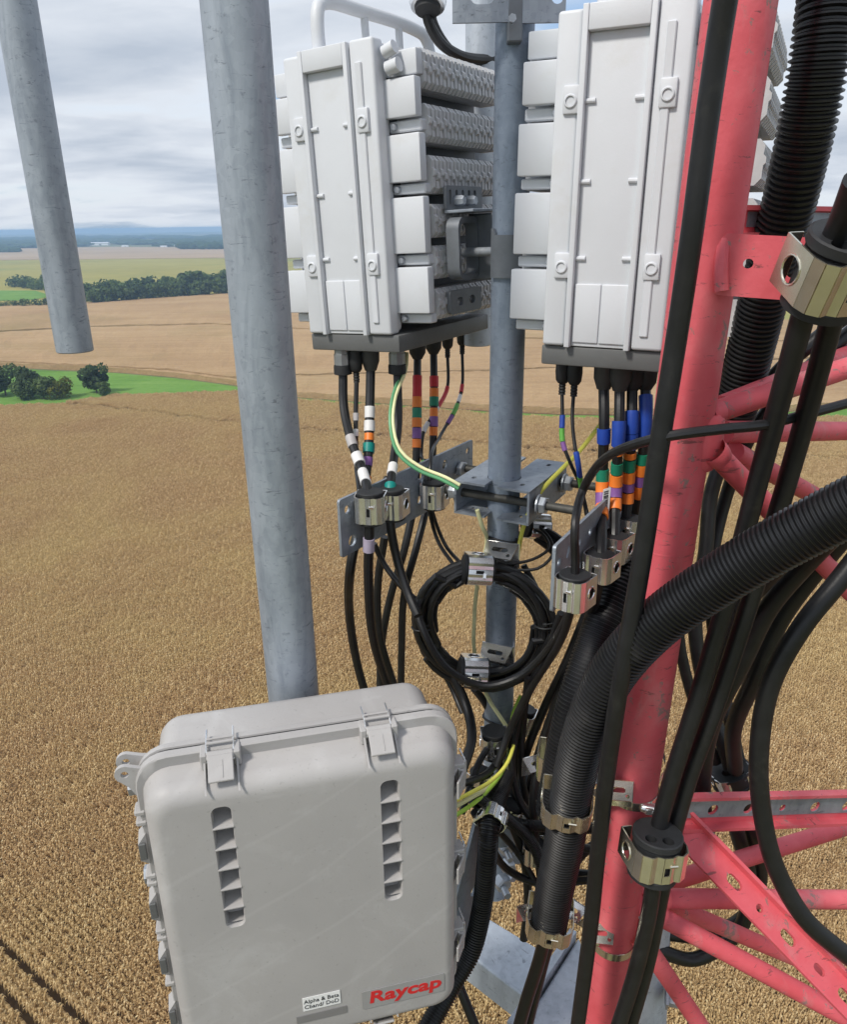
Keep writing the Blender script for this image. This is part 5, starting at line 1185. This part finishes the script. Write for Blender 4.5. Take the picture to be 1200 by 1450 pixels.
# ------------------------------------------------------------------ conduits and heavy cables
KG = 'corrugated black conduits'
corrugated('corrugated_conduit', 'thick corrugated conduit coming down at the upper right, behind the gusset', [(1178, -40, 0.86), (1165, 60, 0.88), (1145, 170, 0.92), (1120, 280, 0.98), (1095, 370, 1.04), (1075, 450, 1.10), (1052, 540, 1.17), (1035, 600, 1.22)], 0.0335, 0.0078, 0.13, 26, KG)
corrugated('corrugated_conduit', 'thick corrugated conduit sweeping across the tower leg from the right edge', [(1260, 690, 0.80), (1180, 730, 0.84), (1100, 772, 0.88), (1010, 826, 0.93), (930, 884, 0.98), (870, 950, 1.03), (832, 1030, 1.09), (812, 1110, 1.16), (800, 1190, 1.23), (784, 1270, 1.30), (776, 1318, 1.34)], 0.0320, 0.0062, 0.10, 26, KG)
corrugated('corrugated_conduit', 'thick corrugated conduit behind the sweeping one, left of the tower leg', [(905, 775, 1.30), (880, 830, 1.26), (845, 910, 1.24), (815, 1000, 1.24), (795, 1090, 1.27), (785, 1150, 1.30)], 0.0310, 0.0062, 0.10, 24, KG)
corrugated('corrugated_conduit', 'slim corrugated conduit running down beside the cabinet right flank', [(716, 1100, 1.50), (704, 1132, 1.44), (694, 1170, 1.38), (690, 1220, 1.38), (682, 1290, 1.40), (666, 1350, 1.40), (640, 1395, 1.38), (598, 1470, 1.34)], 0.0185, 0.0050, 0.12, 20, KG)
hanger('steel hanger round the top of the slim conduit at the cabinet flank', P(697, 1160, 1.39), P(704, 1132, 1.44) - P(694, 1170, 1.38), Vector((-0.2, -1, 0.2)), 0.044, 0.044, 0.030, 'steel', rub=False, yaw=0.4)
SG = 'black trunk cables on the tower'
cable('trunk_cable', 'long straight black cable in front of the tower leg', [(1034, -40, 0.70), (1018, 60, 0.73), (1002, 170, 0.76), (982, 320, 0.80), (960, 470, 0.85), (933, 640, 0.90), (905, 820, 0.955), (880, 960, 1.0), (862, 1080, 1.06), (848, 1200, 1.13), (836, 1320, 1.20), (815, 1480, 1.28)], 0.0118, 'black', (), SG, 16)
cable('trunk_cable', 'left black cable through the upper rubber grommet on the right', [(1215, 255, 0.70), (1190, 320, 0.75), (1150, 410, 0.80), (1118, 520, 0.86), (1080, 660, 0.94), (1035, 830, 1.02), (985, 1000, 1.08), (950, 1110, 1.12), (930, 1190, 1.15), (925, 1260, 1.17), (905, 1360, 1.22), (868, 1480, 1.28)], 0.0125, 'black', (), SG, 16)
cable('trunk_cable', 'right black cable through the upper rubber grommet on the right', [(1240, 250, 0.73), (1215, 330, 0.77), (1190, 410, 0.815), (1161, 520, 0.88), (1122, 660, 0.96), (1070, 830, 1.04), (1014, 1000, 1.10), (974, 1110, 1.14), (950, 1200, 1.17), (938, 1260, 1.19), (918, 1360, 1.24), (884, 1480, 1.30)], 0.0125, 'black', (), SG, 16)
cable('trunk_cable', 'black cable bowing out at the right edge in front of the braces', [(1260, 730, 1.00), (1195, 815, 1.02), (1135, 890, 1.04), (1092, 970, 1.07), (1076, 1060, 1.10), (1080, 1150, 1.13), (1100, 1230, 1.15), (1140, 1300, 1.16), (1190, 1345, 1.17), (1250, 1390, 1.18)], 0.0135, 'black', (), SG, 16)
for i, (pp, r, lb) in enumerate([
    ([(1240, 415, 1.25), (1160, 478, 1.25), (1100, 530, 1.27), (1050, 600, 1.32), (1010, 690, 1.36), (1000, 780, 1.38), (985, 880, 1.4), (1000, 980, 1.42), (1020, 1040, 1.42), (1036, 1090, 1.42)], 0.013, 'black cable hooking from the right edge behind the corrugated conduit'),
    ([(1240, 440, 1.28), (1170, 500, 1.28), (1110, 555, 1.3), (1062, 620, 1.34), (1030, 700, 1.4), (1008, 800, 1.42), (1012, 900, 1.44), (1030, 1000, 1.45), (1050, 1090, 1.45)], 0.012, 'second black cable hooking from the right edge, inner one'),
    ([(1215, 722, 1.0), (1140, 800, 1.10), (1090, 860, 1.15), (1050, 940, 1.2), (1010, 1020, 1.25), (995, 1100, 1.30), (1000, 1180, 1.34), (1010, 1230, 1.38)], 0.015, 'thick black cable dropping behind the twin grommet cables'),
    ([(1180, 730, 1.0), (1110, 795, 1.08), (1060, 850, 1.14), (1020, 930, 1.2), (985, 1010, 1.26), (965, 1080, 1.3)], 0.014, 'black cable fanning out below the sweeping conduit, left strand'),
    ([(1235, 715, 1.05), (1155, 810, 1.14), (1105, 880, 1.2), (1070, 960, 1.25), (1040, 1030, 1.32), (1042, 1090, 1.40)], 0.014, 'black cable fanning out below the sweeping conduit, right strand'),
    ([(985, 720, 1.36), (966, 800, 1.36), (962, 900, 1.38), (985, 1000, 1.42), (1015, 1080, 1.44)], 0.010, 'black cable seen right of the tower leg behind it'),
    ([(1026, 1105, 1.44), (1045, 1180, 1.5), (1062, 1250, 1.55), (1045, 1320, 1.6), (985, 1358, 1.62), (930, 1345, 1.6)], 0.0145, 'black cable curling under the lower braces, outer loop'),
    ([(1046, 1105, 1.46), (1065, 1180, 1.52), (1078, 1240, 1.57), (1062, 1290, 1.6), (1000, 1325, 1.64), (940, 1322, 1.62)], 0.0135, 'black cable curling under the lower braces, inner loop')]):
    cable('trunk_cable', lb, pp, r, 'black', (), SG, 14)
cable('trunk_cable', 'black cable leaving the lowest gold clamp downwards', [(776, 1310, 1.34), (764, 1360, 1.38), (745, 1420, 1.42), (726, 1490, 1.46)], 0.0120, 'black', (), SG, 14)
cable('trunk_cable', 'thin black cable beside the cable leaving the lowest gold clamp', [(786, 1318, 1.37), (775, 1350, 1.40), (762, 1400, 1.44), (742, 1480, 1.5)], 0.0085, 'black', (), SG, 12)
cable('trunk_cable', 'black cable at the bottom edge beside the slim conduit', [(650, 1395, 1.50), (660, 1420, 1.50), (672, 1450, 1.50), (690, 1500, 1.50)], 0.0095, 'black', (), SG, 12)
corrugated('corrugated_conduit', 'thin flexible conduit bowing from the cabinet flank to the tower', [(672, 1125, 1.42), (705, 1150, 1.45), (735, 1166, 1.47), (770, 1170, 1.45), (850, 1173, 1.40)], 0.0105, 0.0035, 0.08, 14, KG)
corrugated('corrugated_conduit', 'thin flexible conduit slanting down behind the gold clamped conduit', [(668, 1122, 1.40), (700, 1144, 1.42), (730, 1168, 1.44), (755, 1195, 1.45), (770, 1235, 1.45), (785, 1290, 1.46)], 0.0110, 0.0035, 0.08, 14, KG)
for i, (pp, r, lb) in enumerate([
    ([(812, 852, 1.25), (795, 905, 1.32), (752, 975, 1.42), (722, 1035, 1.48), (704, 1085, 1.48)], 0.0075, 'black cable slanting from right plate down to the cabinet corner'),
    ([(838, 850, 1.36), (806, 930, 1.42), (768, 1010, 1.5), (742, 1080, 1.55), (735, 1150, 1.58)], 0.0085, 'black cable slanting from right plate, second from left'),
    ([(880, 815, 1.5), (846, 900, 1.54), (806, 980, 1.58), (785, 1040, 1.6), (770, 1110, 1.62), (766, 1190, 1.64)], 0.0085, 'black cable slanting from right plate, nearest the conduit'),
    ([(640, 955, 1.5), (655, 985, 1.5), (665, 1015, 1.48), (668, 1050, 1.44), (655, 1090, 1.40), (640, 1130, 1.36)], 0.0095, 'black cable dropping from coil to the cabinet top corner'),
    ([(672, 975, 1.55), (690, 1000, 1.6), (712, 1050, 1.62), (720, 1110, 1.62)], 0.0080, 'black cable dropping behind the pipe below the coil'),
    ([(850, 1190, 1.5), (820, 1215, 1.5), (800, 1262, 1.52)], 0.0090, 'short black cable behind the conduit left of the tower leg'),
    ([(850, 1240, 1.5), (815, 1238, 1.52), (785, 1250, 1.54)], 0.0090, 'lower short black cable behind the conduit left of the leg')]):
    cable('jumper_cable', lb, pp, r, 'black', (), DG, 12)

# ------------------------------------------------------------------ hangers on the tower and lower clutter
dcl = (P(1150, 410, 0.80) - P(1190, 320, 0.75)).normalized()
def gromhang(label, pc_, axis, r, h, w, hgt, holes, hr, mat, yaw, face):
    z = -Vector(axis).normalized(); f_ = Vector(face); y = -(f_ - z*f_.dot(z)).normalized(); x = y.cross(z); M = basis(x, y, z, pc_) @ Matrix.Rotation(yaw, 4, 'Z')
    t = thing('cable_hanger', label, 'cable hanger', M=M, group=HG)
    clip_mesh(w, w*0.92, hgt, 0.002).build('clip', mat, t, ang=25); grommet_mesh(r, h, holes, hr).build('grommet', 'rubber', t); return t
def cabpts(c, M): return c
pg = P(1180, 386, 0.790)
def local_xy(M, p): q = M.inverted() @ p; return q.x, q.y
def grom_on(label, pcs, axis, r, h, w, hgt, extra, hr, mat, yaw, face, pc_):
    z = -Vector(axis).normalized(); f_ = Vector(face); y = -(f_ - z*f_.dot(z)).normalized(); x = y.cross(z); M = basis(x, y, z, pc_) @ Matrix.Rotation(yaw, 4, 'Z')
    holes = []
    for p in pcs:
        q = M.inverted() @ p; holes.append((q.x, q.y))
    return gromhang(label, pc_, axis, r, h, w, hgt, holes + extra, hr, mat, yaw, face)
grom_on('brown steel hanger with thick rubber grommet at the right edge', [P(1158, 390, 0.790), P(1198, 388, 0.806)], dcl, 0.036, 0.082, 0.079, 0.055, [(-0.020, -0.018), (0.012, -0.022)], 0.0095, 'gold_steel', 0.70, CAM - pg, pg)
ax2 = (P(925, 1260, 1.17) - P(950, 1110, 1.12)).normalized(); pg2 = P(928, 1208, 1.135)
grom_on('gold steel hanger with four hole rubber grommet below the channel bar', [P(928, 1205, 1.155), P(947, 1205, 1.172)], ax2, 0.034, 0.072, 0.077, 0.044, [(-0.017, -0.012), (0.006, -0.020)], 0.0085, 'gold_steel', 0.55, CAM - pg2, pg2)
ax3 = (P(1048, 1110, 1.45) - P(1030, 1060, 1.43)).normalized(); pg3 = P(1036, 1098, 1.43)
grom_on('rubber grommet hanger behind the lower channel bar', [P(1030, 1095, 1.42), P(1046, 1092, 1.44)], ax3, 0.036, 0.03, 0.066, 0.03, [(0.01, -0.02)], 0.009, 'steel', 0.3, CAM - pg3, pg3)
axc = (P(800, 1190, 1.23) - P(812, 1110, 1.16)).normalized()
hanger('gold steel clamp round the sweeping conduit, upper one', P(803, 1138, 1.19), -axc, CAM - P(803, 1138, 1.19), 0.074, 0.074, 0.034, 'gold_steel', rub=False, yaw=0.1)
axc = (P(776, 1318, 1.34) - P(784, 1270, 1.30)).normalized()
hanger('gold steel clamp at the lower end of the sweeping conduit', P(779, 1303, 1.33), -axc, CAM - P(779, 1303, 1.33), 0.076, 0.074, 0.036, 'gold_steel', rub=False, yaw=0.1)
hanger('steel clamp on the hidden conduit left of the tower leg', P(784, 1078, 1.30), UPV, Vector((-0.6, -1, 0.3)), 0.050, 0.06, 0.048, 'gold_steel', rub=False, yaw=0.3)
adapter('gold punched adapter banded to the tower leg beside upper clamp', 872, 1122, 1.165, 0.050, 0.048, 0.15, 0, 'gold_steel')
adapter('gold punched adapter banded to the tower leg beside lower clamp', 848, 1322, 1.30, 0.050, 0.050, 0.15, 0, 'gold_steel')
def band(label, py, r=0.039, wide=0.016, screw=True):
    c = leg_at(py); d = LDIR; x = d.orthogonal().normalized(); y = d.cross(x)
    t = thing('hose_clamp', label, 'hose clamp', loc=c, group='hose clamps on the tower leg')
    mb = MB(); mb.rev([(r-0.001, 0), (r, 0.02), (r, 0.98), (r-0.001, 1.0)], c - d*wide/2, c + d*wide/2, 40, False); mb.build('band', 'gold_steel', t, world=True)
    if screw:
        f_ = (CAM - c); f_ = (f_ - d*f_.dot(d)).normalized(); s_ = d.cross(f_); s_ = s_ if s_.x > 0 else -s_; q = c + f_*(r*0.85) + s_*(r*0.70)
        mb = MB(); mb.rev([(0.007, 0), (0.008, 0.1), (0.008, 0.7), (0.006, 0.72), (0.006, 1.0)], q - s_*0.012, q + s_*0.026, 12); mb.box(q + s_*0.002, (0.02, 0.016, 0.012), bev=0.002); mb.build('worm_screw', 'steel', t, world=True)
band('hose clamp band on the tower leg by the channel bar', 1118); band('hose clamp band low on the tower leg', 1328, screw=False)
lp = thing('strap_loop', 'loose steel strap end looping out right of the tower leg', 'strap', loc=P(935, 1090, 1.2))
mb = MB(); pts_ = spline([P(918, 1117, 1.22), P(932, 1108, 1.22), P(941, 1092, 1.22), P(942, 1075, 1.22), P(937, 1064, 1.225)], 0.004); fr = frames(pts_)
vs = []; wdt = LDIR*0.006
for p in pts_: vs += [p - wdt, p + wdt, p + wdt + Vector((0, -0.001, 0)), p - wdt + Vector((0, -0.001, 0))]
fs = [(4*i+a, 4*i+b, 4*i+4+b, 4*i+4+a) for i in range(len(pts_)-1) for a, b in ((0, 1), (1, 2), (2, 3), (3, 0))]; mb.add(vs, fs); mb.build('strap', 'steel', lp, world=True)
hanger('steel hanger at the pipe foot beside the cabinet corner', P(700, 1052, 1.52), UPV, Vector((-0.3, -1, 0.3)), 0.050, 0.05, 0.044, yaw=0.3)
hanger('dark cable hanger right of the pipe foot, upper', P(742, 1020, 1.60), Vector((0.2, 0, 1)), Vector((-0.6, -1, 0.2)), 0.040, 0.045, 0.044, yaw=0.2)
hanger('steel hanger right of the pipe foot holding two slanting cables', P(748, 1112, 1.58), UPV, Vector((-0.3, -1, 0.4)), 0.060, 0.05, 0.042, 'steel', gh=1.0, yaw=-0.3)
hanger('steel hanger squeezed between pipe foot and sweeping conduit', P(768, 1135, 1.50), UPV, Vector((-0.3, -1, 0.4)), 0.040, 0.045, 0.040, 'steel', gh=1.0, yaw=-0.3)
hanger('steel hanger on the cabinet flank above the slim conduit', P(680, 1105, 1.48), UPV, Vector((0.3, -1, 0.5)), 0.040, 0.045, 0.040, 'steel', gh=1.1, yaw=0.4)
adapter('punched steel adapter right of the pipe at the cabinet corner', 722, 1085, 1.60, 0.060, 0.05, 0.3)
adapter('punched steel adapter behind the straight cable beside upper clamp', 835, 1105, 1.26, 0.05, 0.045, -0.6)
adapter('punched steel adapter behind the straight cable beside lower clamp', 815, 1290, 1.38, 0.05, 0.05, -0.5)

# ------------------------------------------------------------------ galvanised support arms at the bottom
def beam(label, tops, z, hgt, lip=0.0, name='support_arm', mat='galv_light', group='galvanised support arms'):
    q = [hzp(px, py, z) for px, py in tops]; c = sum(q, Vector())/4
    t = thing(name, label, 'beam', loc=(c.x, c.y, z-hgt), group=group)
    mb = MB(); vs = [p.copy() for p in q] + [p - UPV*hgt for p in q]
    mb.add(vs, [(0, 1, 2, 3), (7, 6, 5, 4), (0, 4, 5, 1), (1, 5, 6, 2), (2, 6, 7, 3), (3, 7, 4, 0)])
    o = mb.build('tube', mat, t, world=True, ang=20)
    bv = o.modifiers.new('bevel', 'BEVEL'); bv.width = 0.006; bv.segments = 3
    return t, q
bm1, q1 = beam('galvanised box arm below the cabinet and slim conduit', [(676, 1363), (640, 1336), (662, 1283), (694, 1302)], H-1.55, 0.09)
bpy.data.objects.remove(bm1.children[0]); bpy.data.objects.remove(bm1)
bm1, q1 = beam('galvanised box arm running from behind the cabinet to the bottom clamp', [(630, 1326), (782, 1440), (810, 1371), (655, 1277)], H-1.55, 0.09)
bm2, q2 = beam('galvanised cross arm with groove at the foot of the tower leg', [(742, 1450), (828, 1500), (850, 1398), (820, 1326)], H-1.50, 0.085)
mb = MB(); a = hzp(817, 1322, H-1.49); b = hzp(728, 1456, H-1.49); d = (b-a).normalized(); s_ = Vector((-d.y, d.x, 0)); s_ = s_ if s_.x < 0 else -s_
vs = [a, b, b + s_*0.016, a + s_*0.016]; mb.add([v + UPV*0.006 for v in vs] + [v - UPV*0.10 for v in vs], [(0, 1, 2, 3), (7, 6, 5, 4), (0, 4, 5, 1), (1, 5, 6, 2), (2, 6, 7, 3), (3, 7, 4, 0)]); lp_ = mb.build('edge_lip', 'galv_light', bm2, world=True, ang=20)
ca = thing('round_strut', 'galvanised round arm right of the tower foot, hex bolt on its side', 'pipe', loc=P(925, 1400, 1.6))
mb = MB(); mb.rev([(0.050, 0), (0.054, 0.03), (0.054, 1.0)], P(915, 1265, 1.62), P(905, 1520, 1.72), 32); mb.build('tube', 'galv_light', ca, world=True)
mb = MB(); q = P(943, 1412, 1.60); d = Vector((1, -0.25, 0)).normalized(); mb.rev([(0.022, 0), (0.022, 0.15), (0.014, 0.16), (0.016, 0.3), (0.016, 0.85), (0.013, 1)], q, q + d*0.035, 6); mb.build('bolt', 'bolt', ca, world=True, ang=20)

# the tangle of thin cables between coil, cabinet and conduits
XT = [([(795, 868, 1.34), (772, 935, 1.42), (738, 1000, 1.5), (716, 1060, 1.52), (690, 1095, 1.46), (655, 1110, 1.40)], 0.0068, 'thin black cable curving from right plate into the cabinet flank'),
      ([(742, 800, 1.45), (765, 850, 1.46), (760, 920, 1.5), (742, 1000, 1.54), (734, 1070, 1.56), (730, 1140, 1.58)], 0.0060, 'thin black cable hanging right of the pipe past the coil'),
      ([(748, 960, 1.46), (742, 1020, 1.5), (738, 1090, 1.53), (752, 1160, 1.56), (760, 1215, 1.58)], 0.0072, 'black cable dropping from the coil right of the pipe foot'),
      ([(858, 838, 1.42), (826, 915, 1.48), (790, 1000, 1.53), (764, 1090, 1.57), (752, 1180, 1.6)], 0.0078, 'black cable slanting from right plate, third from left'),
      ([(690, 1060, 1.5), (676, 1085, 1.46), (664, 1120, 1.42), (655, 1150, 1.38)], 0.0065, 'short black cable tucked behind the cabinet top right corner'),
      ([(705, 1075, 1.54), (720, 1110, 1.54), (748, 1150, 1.52), (790, 1190, 1.5), (850, 1205, 1.48)], 0.0080, 'black cable running from pipe foot behind the sweeping conduit'),
      ([(668, 1135, 1.42), (700, 1170, 1.47), (735, 1210, 1.5), (765, 1260, 1.5)], 0.0062, 'thin black cable crossing low between cabinet and sweeping conduit'),
      ([(620, 820, 1.46), (606, 870, 1.5), (612, 920, 1.52), (640, 975, 1.54), (655, 1010, 1.52)], 0.0050, 'thin black cable trailing behind the left side of the coil')]
XT += [([(782, 900, 1.42), (755, 965, 1.47), (733, 1030, 1.5), (726, 1090, 1.5), (742, 1145, 1.5), (775, 1180, 1.48)], 0.0075, 'black cable bowing left then back under the upper gold clamp'),
       ([(700, 1120, 1.48), (722, 1160, 1.5), (742, 1215, 1.52), (748, 1275, 1.54), (742, 1330, 1.56)], 0.0085, 'black cable dropping past the back plate to the support arm'),
       ([(672, 1150, 1.40), (694, 1195, 1.45), (720, 1232, 1.5), (762, 1250, 1.5), (846, 1245, 1.46)], 0.0075, 'black cable sagging from cabinet flank across to the tower leg'),
       ([(770, 1060, 1.48), (758, 1110, 1.48), (757, 1170, 1.49), (766, 1240, 1.5), (772, 1300, 1.5)], 0.0085, 'black cable tight along the left of the sweeping conduit')]
for pp, r, lb in XT: cable('jumper_cable', lb, pp, r, 'black', (), DG, 10)
cable('ground_wire', 'bright yellow ground wire bowing past the pipe foot into the cabinet', [(735, 1000, 1.52), (731, 1040, 1.51), (720, 1078, 1.47), (698, 1104, 1.42), (668, 1122, 1.37), (640, 1136, 1.35)], 0.0036, 'wire_gy', (), None, cat='wire')
def tie_on(label, px, py, z, ax_, r):
    p = P(px, py, z); d = Vector(ax_).normalized(); x = d.orthogonal().normalized(); y = d.cross(x); mb = MB()
    mb.tube([p + (x*math.cos(a) + y*math.sin(a))*r for a in [k*math.pi/10 for k in range(20)]], 0.0018, 6, closed=True)
    f_ = (CAM - p).normalized(); q = p + f_*r; mb.box(q, (0.007, 0.007, 0.006), bev=0.001); mb.tube([q, q + Vector((0.012, -0.012, 0.010))], 0.0013, 5)
    tag(mb.build('zip_tie', 'rubber'), label, 'zip tie', 'zip ties on cables')
tie_on('zip tie with cut tail round the yellow wires below the coil', 726, 1048, 1.54, (0.2, 0.2, -1), 0.016)
tie_on('zip tie round the coil strands at its right side', 772, 885, 1.43, (0, 0.1, 1), 0.019)
tie_on('zip tie round the coil strands at its left side', 598, 888, 1.44, (0, 0.1, 1), 0.019)

hanger('steel hanger low behind the sweeping conduit, right of back plate', P(757, 1205, 1.50), UPV, Vector((-0.4, -1, 0.3)), 0.040, 0.042, 0.038, 'steel', gh=1.1, yaw=0.3)
hanger('small steel hanger beside the cabinet flank, lowest in the cluster', P(722, 1150, 1.52), Vector((0.4, 0, 1)), Vector((-0.2, -1, 0.4)), 0.042, 0.042, 0.038, 'steel', gh=1.1, yaw=-0.3)
adapter('punched steel adapter half hidden left of the upper gold clamp', 756, 1082, 1.50, 0.05, 0.042, 0.5)
adapter('punched steel adapter left of the lower gold clamp', 746, 1290, 1.52, 0.045, 0.042, 0.5, 0, 'gold_steel')
